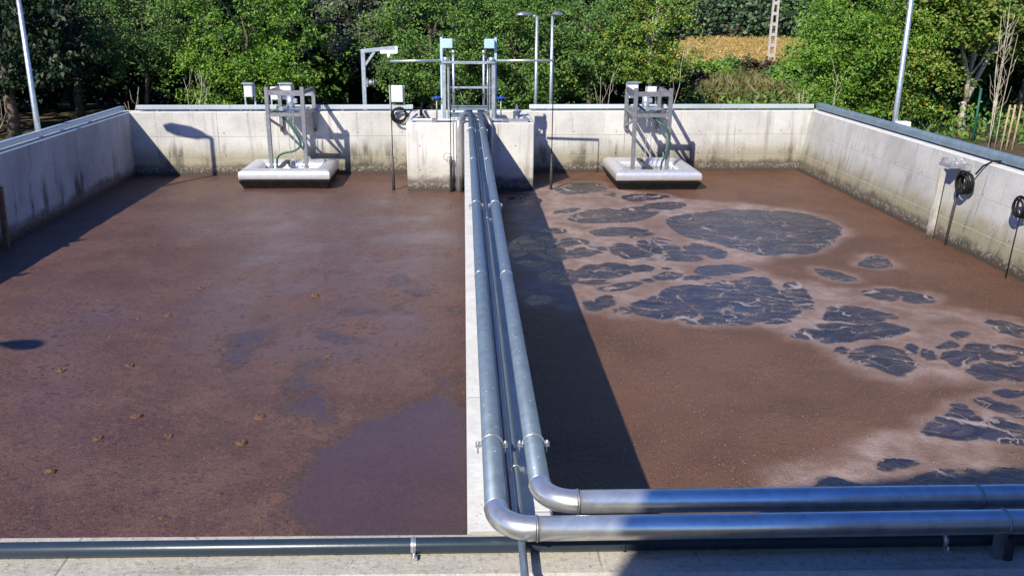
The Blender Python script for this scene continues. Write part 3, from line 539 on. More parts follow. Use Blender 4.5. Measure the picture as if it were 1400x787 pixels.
bigpipe(PB, .308, 3.205, .14, (3.72, 8.9, 14.6), [(.30, 17.35, ZP), (.36, 17.1, .15), (.45, 16.86, .08), (.485, 16.78, -.02), (.49, 16.77, -.15), (.49, 16.77, -.6), (.49, 16.77, -1.34)])
tp = thing('thin_pipe', 'thin grey pipe running between the two big pipes and over the near wall', 'pipe', (.21, 3, 0))
b = MB(); b.tube([(.21, 2.4, .083), (.21, 2.75, .083), (.213, 3.1, .086), (.222, 3.35, .08), (.222, 8, .08), (.205, 12, .08), (.205, 17.4, .08)], .0155, 12); b.build('tube', 'galv', tp)
for y in (3.62, 8.6, 13.2):
    b = MB(); b.ring((.222 if y < 9 else .205, y, .085), .019, .003, 'Y', 16, 6); b.box((.25, y, .085), (.022, .02, .012)); b.box((.222, y, .03), (.02, .02, .06)); b.build('pipe_clamp', 'steel', tp)
o = MB().tube([(.184, 3.3, .05), (.186, 5, .03), (.182, 8, .035), (.176, 12, .03), (.17, 17.2, .03)], .0055, 6).build('cable', 'brown')
tag(o, 'thin rusty brown cable lying beside the thin pipe on the dividing wall', 'cable')
cd = thing('conduit_pipe', 'dark blue plastic pipe lying along the near wall in front of both basins', 'pipe', (0, 3.1, 0))
b = MB(); b.tube([(-7.2, 3.235, .036), (0, 3.105, .036), (3, 3.05, .036), (8.2, 2.96, .036)], .031, 20); b.build('tube', 'conduit', cd)
for x, y in ((-.215, 3.109), (1.93, 3.069), (3.4, 3.043), (-3.5, 3.168)):
    b = MB(); b.tube([(x, y+.033*math.cos(t), .036+.033*math.sin(t)) for t in np.linspace(-.6, math.pi+.6, 18)], .0035, 6)
    b2 = [(x, y+.0327*math.cos(t), .036+.0327*math.sin(t)) for t in np.linspace(-.5, math.pi+.5, 20)]
    vs = [(p[0]+s*.010, p[1], p[2]) for p in b2 for s in (-1, 1)]; b.add(vs, [(2*i, 2*i+1, 2*i+3, 2*i+2) for i in range(19)], True)
    b.box((x+.004, y-.043, .010), (.026, .03, .012)); b.tube([(x+.004, y-.047, .004), (x+.004, y-.047, .03)], .005, 6); b.build('strap_clamp', 'steel', cd)
b = MB(); b.ring((.625, 3.093, .036), .0315, .004, 'X', 20, 6); b.build('joint_ring', 'conduit', cd)
o = MB().box((2.15, 2.985, .05), (.03, .05, .1)).build('pipe_support', 'darksteel'); tag(o, 'small dark steel foot on the shaded near wall at the right edge', 'pipe support')

# ------------------------------------------------------------------ ducts and trays on the walls
def duct(name, label, p0, p1, wd, ht, z0, mat, lid='duct', step=1.9, ribs=None, round_=False):
    p0, p1 = Vector((*p0, 0)), Vector((*p1, 0)); d = (p1-p0); L = d.length; d.normalize(); n = Vector((-d.y, d.x, 0))
    root = thing(name, label, 'cable duct', ((p0+p1)/2), 'cable ducts along the wall tops'); k = 0
    cnt = max(1, round(L/step)); seg = L/cnt
    for i in range(cnt):
        a, e = p0+d*(seg*i+.003), p0+d*(seg*(i+1)-.003)
        b = MB()
        if round_:
            pr = [(-wd/2, 0), (wd/2, 0)] + [(wd/2*math.cos(t), ht*.45+ht*.55*math.sin(t)) for t in np.linspace(0, math.pi, 9)]
        else:
            pr = [(-wd/2, 0), (wd/2, 0), (wd/2, ht-.012), (wd/2-.008, ht), (-wd/2+.008, ht), (-wd/2, ht-.012)]
        m = len(pr); vs = [(*(p+n*q).to_2d(), z0+z) for p in (a, e) for q, z in pr]
        b.add(vs, [(i2, (i2+1) % m, m+(i2+1) % m, m+i2) for i2 in range(m)]+[tuple(reversed(range(m))), tuple(range(m, 2*m))], False)
        fixn(b.build('duct_section', mat, root))
        b = MB(); c = a+d*.3; b.box((c.x, c.y, z0/2), (.05, .05, z0-.002), rz=math.atan2(d.y, d.x)); b.build('bracket', 'galv_dull', root)
    return root
duct('cable_duct', 'cable duct tinted with reflected sky blue on top of the left side wall', (-6.83, 2.8), (-6.83, yb(-6.8)+.02), .10, .085, .03, 'sky_duct')
duct('cable_duct', 'rounded blue-grey duct on top of the right side wall', (7.665, 2.8), (7.665, yb(7.6)+.1), .17, .125, .035, 'duct', round_=True)
def ribtray(name, label, x0, x1):
    root = thing(name, label, 'cable tray', ((x0+x1)/2, yb((x0+x1)/2)+.1, 0), 'perforated cable trays on the rear wall')
    f = lambda x: yb(x)+.085
    n = max(1, round((x1-x0)/2)); s = (x1-x0)/n; an = math.atan2(YB1-YB0, XR-XL)
    for i in range(n):
        xa, xb = x0+s*i+.002, x0+s*(i+1)-.002; xm = (xa+xb)/2
        b = MB(); b.box((xm, f(xm), .085), (xb-xa, .10, .085), rz=an, bev=.006); b.build('tray_section', 'tray', root)
        b = MB(); k = int((xb-xa)/.055)
        for q in range(k):
            x = xa+.03+q*.055; b.box((x, f(x)-.0515, .09), (.018, .005, .045), rz=an)
        o = b.build('slot_row', 'tray', root); o['kind'] = 'stuff'
        b = MB(); x = xa+.4; b.box((x, f(x), .021), (.05, .06, .04)); b.build('bracket', 'galv_dull', root)
ribtray('cable_tray', 'pale slotted cable tray on the rear wall, left of the concrete chamber', XL+.12, -1.05)
ribtray('cable_tray', 'pale slotted cable tray on the rear wall, right of the concrete chamber', 1.36, XR+.05)

# ------------------------------------------------------------------ aerators
def aerator(x0, x1, y0, y1, px0, px1, pyf, label, mirror, boxes):
    t = thing('floating_aerator', label, 'aerator', ((x0+x1)/2, (y0+y1)/2, ZW), 'floating aerators')
    r = .15; zc = -1.035
    # square ring of four mitred tubes
    def side(sec, q, mat, name, smooth=True):
        cs = lambda i: ((x0+i, y0+i), (x1-i, y0+i), (x1-i, y1-i), (x0+i, y1-i))
        k = len(sec); vs = [(*cs(i)[q], z) for i, z in sec]+[(*cs(i)[(q+1) % 4], z) for i, z in sec]
        b = MB(); b.add(vs, [(j, (j+1) % k, k+(j+1) % k, k+j) for j in range(k)], smooth); return fixn(b.build(name, mat, t))
    sec = [(max(0., r-r*1.1*math.cos(a)), zc+r*.85*math.sin(a)) for a in np.linspace(-.5, math.pi+.6, 13)]
    hs = [(.05, zc-.085), (.0, zc-.10), (.07, ZW+.03), (.10, ZW-.1), (.34, ZW-.1), (.3, zc-.1)]
    for q in range(4):
        side(sec, q, 'floatsteel', 'float_tube'); side(hs, q, 'hull', 'hull_side', False)
    for k in range(5):
        x = x0+.3+(x1-x0-.6)*k/4; b = MB(); b.box((x, y0+.085, ZW+.035), (.02, .03, .06)); b.build('drain_lug', 'hull', t)
    b = MB(); b.box(((x0+x1)/2, (y0+y1)/2+.1, zc-.08), (x1-x0-.5, y1-y0-.5, .04)); b.build('deck_plate', 'steel', t)
    b = MB(); b.bar(((x0+x1)/2-.12, y0+.25, zc+.12), ((x0+x1)/2-.12, y1-.25, zc+.12), .1, .03); b.build('strap', 'darksteel', t)
    s = .075
    yw = yb((px0+px1)/2)
    for x in (px0, px1):
        b = MB(); b.box((x, pyf, (.58+zc)/2), (s, s, .58-zc), bev=.006); b.build('guide_post', 'galv_dull', t)
        b = MB(); b.box((x+.05, yw-.05, .05), (s, s, .8), bev=.006); b.build('rear_post', 'galv_dull', t)
        for z, h in ((.47, .07), (.06, .07)):
            b = MB(); b.bar((x, pyf+s/2, z), (x+.05, yw-.09, z), .05, h); b.build('side_rail', 'galv_dull', t)
        b = MB(); b.box((x+.05, yw-.055, -.33), (.05, .10, .12)); b.build('wall_bracket', 'brown' if not mirror else 'galv_dull', t)
        b = MB(); b.bar((x, pyf+.02, -.02), (x+.05, yw-.09, -.30), .04, .04); b.build('brace', 'galv_dull', t)
    for z, h in ((.47, .09), (.06, .07)):
        b = MB(); b.box(((px0+px1)/2, pyf, z), (px1-px0-s-.002, .05, h)); b.build('front_rail', 'galv_dull', t)
    b = MB(); b.box(((px0+px1)/2+.05, yw-.05, .36), (px1-px0-s-.002, .05, .07)); b.build('rear_rail', 'galv_light', t)
    b = MB(); b.box(((px0+px1)/2+.03, yw-.35, .1), (px1-px0-.1, .5, .03)); b.build('platform_plate', 'galv_light', t)
    # motor on the platform
    xm = (px0+px1)/2+(-.02 if not mirror else .05)
    b = MB(); b.tube([(xm, yw-.35, .118), (xm, yw-.35, .34)], .075, 14); b.box((xm+.09, yw-.35, .25), (.08, .09, .09), bev=.01); b.tube([(xm, yw-.35, .34), (xm, yw-.35, .38)], .05, 12); b.build('motor', 'galv_light', t)
    # hose
    if not mirror:
        hp = [(-3.72, 18.3, .14), (-3.62, 17.9, .06), (-3.4, 17.62, -.1), (-3.22, 17.5, -.33), (-3.16, 17.5, -.5), (-3.28, 17.5, -.62), (-3.52, 17.55, -.68), (-3.64, 17.58, -.78), (-3.66, 17.6, -1.0)]
    else:
        hp = [(3.5, 18.3, .22), (3.62, 17.9, .1), (3.8, 17.6, -.05), (3.98, 17.5, -.2), (4.04, 17.5, -.42), (3.99, 17.5, -.68), (3.93, 17.55, -.85), (3.92, 17.6, -1.0)]
    P = [Vector(p) for p in hp]; fine = []
    for i in range(len(P)-1):
        p0_, p1_, p2_, p3_ = P[max(i-1, 0)], P[i], P[i+1], P[min(i+2, len(P)-1)]
        for k in range(5):
            u = k/5; fine.append(.5*((2*p1_)+(p2_-p0_)*u+(2*p0_-5*p1_+4*p2_-p3_)*u*u+(3*p1_-p0_-3*p2_+p3_)*u**3))
    fine.append(P[-1]); b = MB(); b.tube(fine, .02, 10); b.build('hose', 'green', t)
    for dx in (-.03, .07):
        b = MB(); xc = (px0+px1)/2+dx
        for k in range(30): b.ring((xc+.004*math.sin(k*2.), 17.95, .05-k*.035), .014, .005, 'Y' if k % 2 else 'X', 8, 4)
        o = b.build('lifting_chain', 'steel', t); o['kind'] = 'stuff'
    return t
aerator(-4.29, -2.57, 17.04, 18.42, -3.765, -3.09, 17.6, 'silver floating aerator with a post frame, left of the concrete chamber', False, ())
aerator(2.90, 4.57, 16.86, 18.62, 3.35, 4.04, 17.6, 'silver floating aerator with a post frame, right of the concrete chamber', True, ())

def cbox(name, label, x, z0, z1, wd, y, stand_z=None, mat='white', shade=.0, hood=False, group=None, cables=False):
    t = thing(name, label, 'control box', (x, y, z0), group)
    b = MB(); b.box((x, y-.06, (z0+z1)/2), (wd, .12, z1-z0), bev=.008); b.build('box', mat, t)
    b = MB(); b.box((x, y-.122, (z0+z1)/2), (wd-.04, .006, z1-z0-.04)); b.build('door', mat, t)
    if hood:
        b = MB(); b.box((x, y-.07, z1+.012), (wd+.06, .2, .02)); b.build('hood', 'galv_light', t)
    if stand_z is not None:
        for s in (-1, 1):
            b = MB(); b.box((x+s*(wd/2+.018), y+.02, (z1+stand_z)/2), (.03, .03, z1-stand_z)); b.build('stand_leg', 'galv_light', t)
    if cables:
        for k in range(5):
            b = MB(); xx = x-wd*.36+k*wd*.18; b.tube([(xx, y-.07, z0), (xx, y-.07, z0-.05)], .008, 6); b.build('cable_gland', 'rubber', t)
    return t
cbox('control_box', 'slim white box on two legs above the rear wall, alone left of the left aerator', -4.34, .29, .55, .16, 18.72, .0, group='white control boxes on the rear wall', hood=True)
cbox('control_box', 'small white box behind the left guide post of the left aerator', -3.82, .24, .49, .15, 18.72, .0, group='white control boxes on the rear wall')
cbox('control_box', 'larger hooded white box behind the front rail of the left aerator', -3.60, .24, .55, .22, 18.75, .0, group='white control boxes on the rear wall', hood=True)
cbox('control_box', 'hooded white box at the left corner of the right aerator frame', 3.53, .27, .58, .2, 18.98, .0, group='white control boxes on the rear wall', hood=True)
cbox('control_box', 'small white box above the platform of the right aerator', 3.93, .30, .50, .18, 18.98, .0, group='white control boxes on the rear wall')
cbox('control_box', 'big white box with cables below it, between the crane and the gate frame', -1.375, .19, .52, .25, 18.80, -.25, group='white control boxes on the rear wall', cables=True)

# ------------------------------------------------------------------ sluice gate frame
gf = thing('sluice_gate_frame', 'galvanised twin sluice gate frame standing on the concrete chamber', 'gate frame', (.09, 17.0, 0))
YG = 17.02
for s, xp in ((-1, -.37), (1, .55)):
    b = MB(); b.box((xp-s*.0, YG, .55), (.07, .10, 1.10), bev=.005); b.box((xp-s*.075, YG+.03, .55), (.03, .05, 1.09)); b.build('gate_post', 'galv_light', gf)
    b = MB(); b.box((xp+s*.04, YG+.06, .77), (.045, .05, 1.52), bev=.004); b.build('mast', 'ltblue', gf)
    b = MB(); b.box((xp-s*.075, YG-.0, 1.42), (.19, .14, .17), bev=.012); b.build('actuator_box', 'ltblue', gf)
    b = MB(); b.tube([(xp-s*.09, YG, 1.33), (xp-s*.02, YG-.02, 1.26), (xp-s*.05, YG, 1.15)], .012, 8); b.tube([(xp-s*.06, YG, 1.33), (xp-s*.11, YG-.03, 1.22), (xp-s*.03, YG, 1.12)], .01, 8); b.build('cable_loop', 'rubber', gf)
    b = MB(); b.tube([(xp-s*.04, YG-.03, 1.1), (xp-s*.04, YG-.03, 1.18)], .05, 12); b.box((xp-s*.05, YG-.02, 1.09), (.16, .13, .03)); b.build('gearbox', 'galv_light', gf)
    b = MB(); b.tube([(xp-s*.11, YG-.03, .02), (xp-s*.11, YG-.03, 1.15)], .012, 8); b.build('spindle', 'steel', gf)
    b = MB(); b.ring((xp+s*.14, YG-.02, .45), .07, .014, 'Z', 20, 8)
    for k in range(3):
        a = k*math.pi/3; b.bar((xp+s*.14-.066*math.cos(a), YG-.02-.066*math.sin(a), .45), (xp+s*.14+.066*math.cos(a), YG-.02+.066*math.sin(a), .45), .014, .012)
    b.tube([(xp+s*.14, YG-.02, .44), (xp+s*.14, YG-.02, .48)], .022, 10); b.build('handwheel', 'blue', gf)
    b = MB(); b.tube([(xp+s*.14, YG-.02, .0), (xp+s*.14, YG-.02, .44)], .014, 8); b.build('valve_stem', 'galv_dull', gf)
    b = MB(); b.box((xp, YG, .012), (.24, .16, .022)); b.build('base_plate', 'galv_dull', gf)
    xr = -.20 if s < 0 else .385
    b = MB(); b.tube([(xr, 17.75, 0.), (xr, 17.75, 1.24)], .024, 10); b.tube([(xr, 17.75, 1.2), (xr, 17.75, 1.27)], .035, 10); b.build('rear_post', 'galv_light', gf)
b = MB(); b.bar((-.33, YG-.02, 1.085), (.51, YG-.02, 1.085), .05, .05); b.build('top_rail', 'galv_light', gf)
b = MB(); b.bar((-.33, YG+.04, .63), (.51, YG+.04, .63), .035, .035); b.build('mid_rail', 'galv_light', gf)
for z in (.26, .13):
    b = MB(); b.box((.09, YG+.01, z), (.74, .05, .085), bev=.005); b.box((.09, YG-.02, z+.03), (.74, .03, .012)); b.build('gate_plate', 'duct', gf)
b = MB(); b.tube([(-.1, YG+.05, .62), (-.02, YG+.1, .4), (.06, YG+.1, .3)], .006, 6); b.build('signal_wire', 'dry_wire' if 'dry_wire' in MT else 'stake', gf)
for s, xp, xa, lab in ((-1, -.42, -1.355, 'left'), (1, .6, 1.668, 'right')):
    t = thing('probe_arm', f'long horizontal pipe arm with a hanging level probe on the {lab} of the gate frame', 'probe arm', (xp, YG, 1.12), 'probe arms on the gate frame')
    b = MB(); b.tube([(xp, YG-.02, 1.12), (xa, YG-.03, 1.13 if s > 0 else 1.10)], .024, 12); b.build('arm', 'galv_light', t)
    b = MB(); b.tube([(xa, YG-.03, 1.13), (xa, YG-.03, .6), (xa-.004, YG-.03, -.62)], .009, 8); b.build('probe_cable', 'rubber', t)
    b = MB(); b.tube([(xa-.004, YG-.03, -.6), (xa-.004, YG-.03, -.98), (xa-.004, YG-.03, -1.36)], [.016, .028, .03], 10); b.build('probe', 'darksteel', t)
    b = MB(); b.ring((xa+.03, YG-.03, -.72), .05, .005, 'Y', 14, 6); b.build('cable_loop', 'rubber', t)
t = thing('level_probe', 'dark level probe on a thin cable in front of the left face of the chamber', 'probe', (-.26, 16.78, 0))
b = MB(); b.tube([(-.255, 16.80, 1.05), (-.255, 16.78, .1), (-.255, 16.77, -.66)], .008, 8); b.build('probe_cable', 'rubber', t)
b = MB(); b.tube([(-.255, 16.77, -.62), (-.255, 16.77, -.72), (-.255, 16.77, -.74), (-.255, 16.77, -1.36)], [.02, .036, .026, .026], 10); b.build('probe', 'darksteel', t)
b = MB(); b.ring((-.32, 16.77, -.62), .07, .004, 'Y', 14, 6); b.build('cable_loop', 'rubber', t)
t = thing('toe_rail', 'low bent metal pipe rail lying round the front of the chamber', 'rail', (.1, 16.9, .05))
b = MB(); b.tube([(-.92, 17.75, .05), (-.98, 17.0, .05), (-.97, 16.93, .05), (-.92, 16.91, .05), (1.16, 16.91, .05), (1.21, 16.93, .05), (1.2, 17.0, .05), (1.14, 17.7, .05)], .024, 12); b.build('tube', 'galv_light', t)
for x in (-.55, .78):
    b = MB(); b.box((x, 16.91, .04), (.1, .06, .07)); b.build('pipe_clamp', 'galv_dull', t)
for x, lab in ((-.97, 'left'), (1.19, 'right')):
    b = MB(); b.tube([(x+(.12 if x < 0 else -.14), 17.9, .03), (x+(.1 if x < 0 else -.12), 18.4, .05), (x+(.1 if x < 0 else -.1), 18.78, .12)], .03, 10); o = b.build('cable_sleeve', 'galv_light' if x > 0 else 'rubber'); tag(o, f'short {"black" if x < 0 else "grey"} cable sleeve leading to the rear wall at the {lab} of the chamber', 'cable')

# crane behind the wall
t = thing('davit_crane', 'small galvanised davit crane with a winch behind the rear wall', 'crane', (-2.1, 19.4, -.9))
b = MB(); b.box((-2.1, 19.4, .13), (.085, .085, 2.06), bev=.006); b.build('post', 'galv_light', t)
b = MB(); b.bar((-2.14, 19.4, 1.16), (-1.42, 19.4, 1.235), .08, .08, .006); b.build('boom', 'galv_light', t)
b = MB(); b.bar((-2.08, 19.4, .86), (-1.86, 19.4, 1.15), .05, .05); b.build('brace', 'galv_light', t)
b = MB(); b.box((-1.56, 19.4, 1.15), (.36, .09, .075), bev=.006); b.box((-1.40, 19.4, 1.2), (.05, .1, .13)); b.build('boom_end', 'white', t)
b = MB(); b.tube([(-1.56, 19.37, 1.12), (-1.56, 19.37, 1.03)], .035, 10); b.build('sheave', 'white', t)
b = MB(); b.tube([(-2.0, 19.36, .52), (-1.9, 19.36, .52)], .065, 14); b.box((-2.03, 19.36, .52), (.04, .14, .16)); b.ring((-1.89, 19.36, .52), .07, .012, 'X', 14, 6); b.build('winch', 'galv_dull', t)
b = MB(); b.tube([(-1.95, 19.36, .57), (-1.58, 19.37, 1.05)], .006, 6); b.build('wire_rope', 'darksteel', t)
# hose coil under the white box
def coil(name, label, c, R, n, axis, tail, group='black hose coils on the walls'):
    rg = random.Random(int(abs(c[1])*97)); t = thing(name, label, 'hose coil', c, group); b = MB()
    for k in range(n):
        q = Vector(c)+Vector((rg.uniform(-.015, .015), rg.uniform(-.03, .03), rg.uniform(-.02, .02))); q[0 if axis == 'X' else 1] += (-.018*k)
        b.ring(q, R*rg.uniform(.86, 1.05), .015, axis, 24, 6)
    b.build('coil', 'rubber', t); b = MB(); b.tube(tail, .009 if len(tail) == 3 and tail[-1][2] < -1 else .013, 8); b.build('hose_end', 'rubber', t); return t
coil('hose_coil', 'black hose coil hanging on the rear wall under the big white box', (-1.32, 18.62, -.05), .15, 4, 'Y', [(-1.2, 18.62, -.13), (-1.08, 18.66, .02), (-1.0, 18.72, .1)])
coil('hose_coil', 'black hose coil beside the metal bracket on the right wall', (7.30, 12.5, -.31), .155, 5, 'X', [(7.36, 12.42, -.17), (7.40, 12.34, -.04), (7.50, 12.26, .05), (7.62, 12.2, .05)])
t = coil('hose_coil', 'black hose coil on a rod at the right edge of the right wall', (7.28, 11.1, -.37), .13, 4, 'X', [(7.24, 11.05, -.4), (7.18, 11.0, -.9), (7.14, 10.97, -1.34)])
# bracket with probe pole on the right wall
t = thing('sensor_bracket', 'pale metal plank and dark rod hung from a bracket on the right wall', 'bracket', (7.2, 12.95, ZW))
b = MB(); b.bar((7.12, 13.0, -1.42), (7.22, 13.06, -.2), .09, .05); b.build('plank', 'conc_div', t)
b = MB(); b.box((7.30, 12.95, -.13), (.24, .34, .05), bev=.005); b.box((7.24, 13.08, -.09), (.08, .06, .1)); b.box((7.38, 12.72, -.12), (.12, .12, .1), bev=.01); b.build('bracket_arm', 'steel', t)
b = MB(); b.ring((7.28, 12.86, -.06), .04, .006, 'Y', 12, 6); b.ring((7.32, 12.72, -.03), .04, .006, 'Y', 12, 6); b.build('shackle', 'steel', t)
b = MB(); b.tube([(7.36, 12.72, -.12), (7.26, 12.68, -.7), (7.2, 12.66, -1.38)], .018, 10); b.build('probe_rod', 'darksteel', t)
o = MB().bar((-6.62, 12.86, -1.4), (-6.64, 12.98, -.43), .07, .06).build('guide_post', 'brown'); tag(o, 'brown steel post standing against the shaded left wall at the picture edge', 'post')

# ------------------------------------------------------------------ lamps and poles
def lamp(x, y, zg, zt, head, hl, label, rp=.045, zh=None):
    t = thing('street_lamp', label, 'street lamp', (x, y, zg), 'galvanised street lamps')
    b = MB(); b.tube([(x, y, zg), (x, y, zg+1.2), (x, y, zt)], [rp*1.15, rp, rp*.8], 12); b.build('pole', 'galv_light', t)
    d = Vector(head).normalized(); n = Vector((-d.y, d.x, 0)); e = Vector((x, y, zt))
    b = MB(); b.tube([e, e+d*.12+Vector((0, 0, .01))], rp*.75, 10); b.build('spigot', 'galv_light', t)
    rows = []; sec = [(.08, .03, .02), (.14, .08, .045), (.3, .13, .08), (hl*.8, .14, .07), (hl, .07, .03)]
    b = MB(); vs = []
    for s, wd, h in sec:
        for k in range(10):
            a = 2*math.pi*k/10; q = e+d*s+n*(wd*math.cos(a))+Vector((0, 0, .03+h*max(-.35, math.sin(a)))); vs.append(q)
    m = 10; b.add(vs, [(j*m+i, j*m+(i+1) % m, (j+1)*m+(i+1) % m, (j+1)*m+i) for j in range(len(sec)-1) for i in range(m)], True); b.add([vs[i] for i in range(10)], [tuple(range(10))]); b.add([vs[40+i] for i in range(10)], [tuple(reversed(range(10)))]); fixn(b.build('lamp_head', 'galv_dull', t))
    b = MB(); q = e+d*(hl*.55); b.box((q.x, q.y, q.z+.008), (.16, .16, .012)); b.build('lens', 'lampglass', t)
    b = MB(); b.box((x, y, zg+.01), (.24, .24, .03)); b.build('base_plate', 'galv_dull', t); return t
lamp(-7.1, 15.4, -.9, 2.36, (-1, .2, 0), .8, 'tall lamp pole cut by the picture top, beyond the left side wall')
lamp(-7.65, 4.5, -.9, 2.75, (1, -.25, 0), .52, 'lamp pole outside the picture whose head throws a shadow on the left basin')
lamp(1.62, 20.5, -.9, 1.87, (-1, -.1, 0), .46, 'lamp post right of the gate frame with its head turned left', .04)
lamp(2.0, 20.9, -.9, 1.88, (.25, -1, 0), .46, 'lamp post right of the gate frame with its head turned to the camera', .04)
lamp(8.1, 16.6, -.9, 4.2, (-1, -.2, 0), .6, 'tall lamp pole cut by the picture top, beyond the right side wall', .05)
o = MB().box((8.22, 16.55, -.1), (.26, .2, .36), bev=.01).build('junction_box', 'white'); tag(o, 'small pale box at the foot of the lamp pole behind the right wall', 'box')
t = thing('utility_pole', 'pale lattice concrete utility pole at the edge of the straw field', 'utility pole', (20.3, 60, -1.5))
for s in (-1, 1):
    b = MB(); b.bar((20.3+s*.21, 60, -1.6), (20.3+s*.10, 60, 7.5), .12, .12); b.build('leg', 'polec', t)
for k in range(11):
    z = -.9+k*.66; ww = .21-.11*(z+1.6)/9.1
    b = MB(); b.box((20.3, 60, z), (2*ww-.12, .1, .2)); b.build('rung', 'polec', t)

# ------------------------------------------------------------------ building behind the camera that shades the right corner
t = thing('control_building', 'rendered control building standing behind the camera', 'building', (-2.53, -2.05, -.9))
b = MB(); b.box((4.72, -5.5, 2.2), (14.5, 6.9, 6.2)); b.build('wall', 'render', t)
b = MB(); b.box((4.72, -5.5, 5.545), (14.56, 6.96, .49)); b.build('roof', 'roof', t)
b = MB(); b.box((-.6, -2.03, .15), (1.0, .06, 2.1)); d = b.build('door', 'darksteel', t)
for x in (2.2, 5, 7.8):
    b = MB(); b.box((x, -2.03, 2.4), (1.5, .05, 1.2)); b.build('window', 'white', t); b = MB(); b.box((x, -2.0, 2.4), (1.36, .02, 1.06)); b.build('pane', 'glass', t)
t.rotation_euler.z = math.radians(7)

# ------------------------------------------------------------------ vegetation
def leafmesh(name, C, size, m, parent=None, upbias=.5, aspect=.55, seed=0, droop=0.):
    rg = np.random.default_rng(seed); n = len(C)
    N = rg.normal(size=(n, 3)); N[:, 2] = np.abs(N[:, 2])+upbias; N[:, 1] -= .75; N[:, 0] -= .4; N /= np.linalg.norm(N, axis=1)[:, None]
    A = rg.normal(size=(n, 3)); A[:, 2] -= droop; A -= N*(A*N).sum(1)[:, None]; A /= np.linalg.norm(A, axis=1)[:, None]; B = np.cross(N, A)
    L = size*rg.uniform(.65, 1.35, n)[:, None]; Wd = L*aspect*.5
    v = np.empty((n, 4, 3)); v[:, 0] = C; v[:, 1] = C+A*L*.5+B*Wd+N*L*.08; v[:, 2] = C+A*L-N*L*.1; v[:, 3] = C+A*L*.5-B*Wd+N*L*.08
    me = bpy.data.meshes.new(name); me.vertices.add(n*4); me.vertices.foreach_set('co', v.astype(np.float32).ravel())
    idx = np.arange(n*4, dtype=np.int32); me.loops.add(n*4); me.loops.foreach_set('vertex_index', idx); me.polygons.add(n)
    me.polygons.foreach_set('loop_start', np.arange(0, n*4, 4, dtype=np.int32)); me.update(calc_edges=True); me.materials.append(MT[m])
    return link(name, me, parent)
def clumps(rg, c, rad, n, per, sig, lo=.45):
    d = rg.normal(size=(n, 3)); d /= np.linalg.norm(d, axis=1)[:, None]; q = rg.uniform(lo, 1., n)**.6
    cc = np.array(c)+d*q[:, None]*np.array(rad)
    out = []
    for i in range(n):
        k = max(2, per//22); S = sig*rg.uniform(.7, 1.35)
        sub = cc[i]+rg.normal(size=(k, 3))*np.array([1, 1, .42])*S; sub[:, 2] -= .25*((sub[:, 0]-cc[i, 0])**2+(sub[:, 1]-cc[i, 1])**2)/max(S, .1)
        p = sub[:, None, :]+rg.normal(size=(k, per//k, 3))*np.array([.09, .09, .055]); out.append(p.reshape(-1, 3))
    return cc, np.concatenate(out)
def tree(name, label, cat, x, y, z0, z1, rx, ry, n, per, leaf, m, trunk=.08, bark='bark', sig=.22, seed=1, group='trees behind the tank', lean=0., fork=0., limbs=6, upbias=.5, aspect=.55, droop=0., blobs=None):
    rg = np.random.default_rng(seed); g0 = gz(x, y)
    t = thing(name, label, cat, (x, y, g0), group)
    C = []; heads = []
    bl = blobs or [(0, 0, (z0+z1)/2, rx, ry, (z1-z0)/2, 1.)]
    for bx, by, bz, brx, bry, brz, wgt in bl:
        cc, pts = clumps(rg, (x+bx, y+by, bz), (brx, bry, brz), max(3, int(n*wgt)), per, sig); C.append(pts); heads.append(cc)
    C = np.concatenate(C); C = C[C[:, 2] > g0+.02]; heads = np.concatenate(heads)
    leafmesh('crown', C, leaf, m, t, upbias, aspect, seed, droop)
    b = MB(); zt = (z0+z1)/2+.3
    def limb(a, e, r0, r1, k=6):
        a, e = Vector(a), Vector(e); pts = []; 
        for i in range(k):
            u = i/(k-1); j = Vector((rg.normal()*.05, rg.normal()*.05, 0))*(0 if i in (0,) else 1); pts.append(a.lerp(e, u)+j+Vector((0, 0, .12*math.sin(u*math.pi))))
        b.tube(pts, [r0+(r1-r0)*i/(k-1) for i in range(k)], 7)
    base = Vector((x, y, g0-.1))
    if fork:
        f = Vector((x+lean*.4, y, g0+fork)); limb(base, f, trunk*1.25, trunk)
        limb(f, (x-.7, y, zt), trunk*.85, .02); limb(f, (x+.9, y-.1, zt), trunk*.8, .02); limb(f, (x+.1, y+.5, zt+.3), trunk*.6, .02)
    else: limb(base, (x+lean, y, zt), trunk*1.2, trunk*.35)
    for i in range(limbs):
        h = heads[rg.integers(len(heads))]; u = rg.uniform(.35, .9); s = base.lerp(Vector((x+lean, y, zt)), u); limb(s, h, trunk*.4, .012)
    b.build('trunk', bark, t); return t
k = 50.4
X = lambda px, Y=24.: (px-633)/1222*(Y*.954+.6)
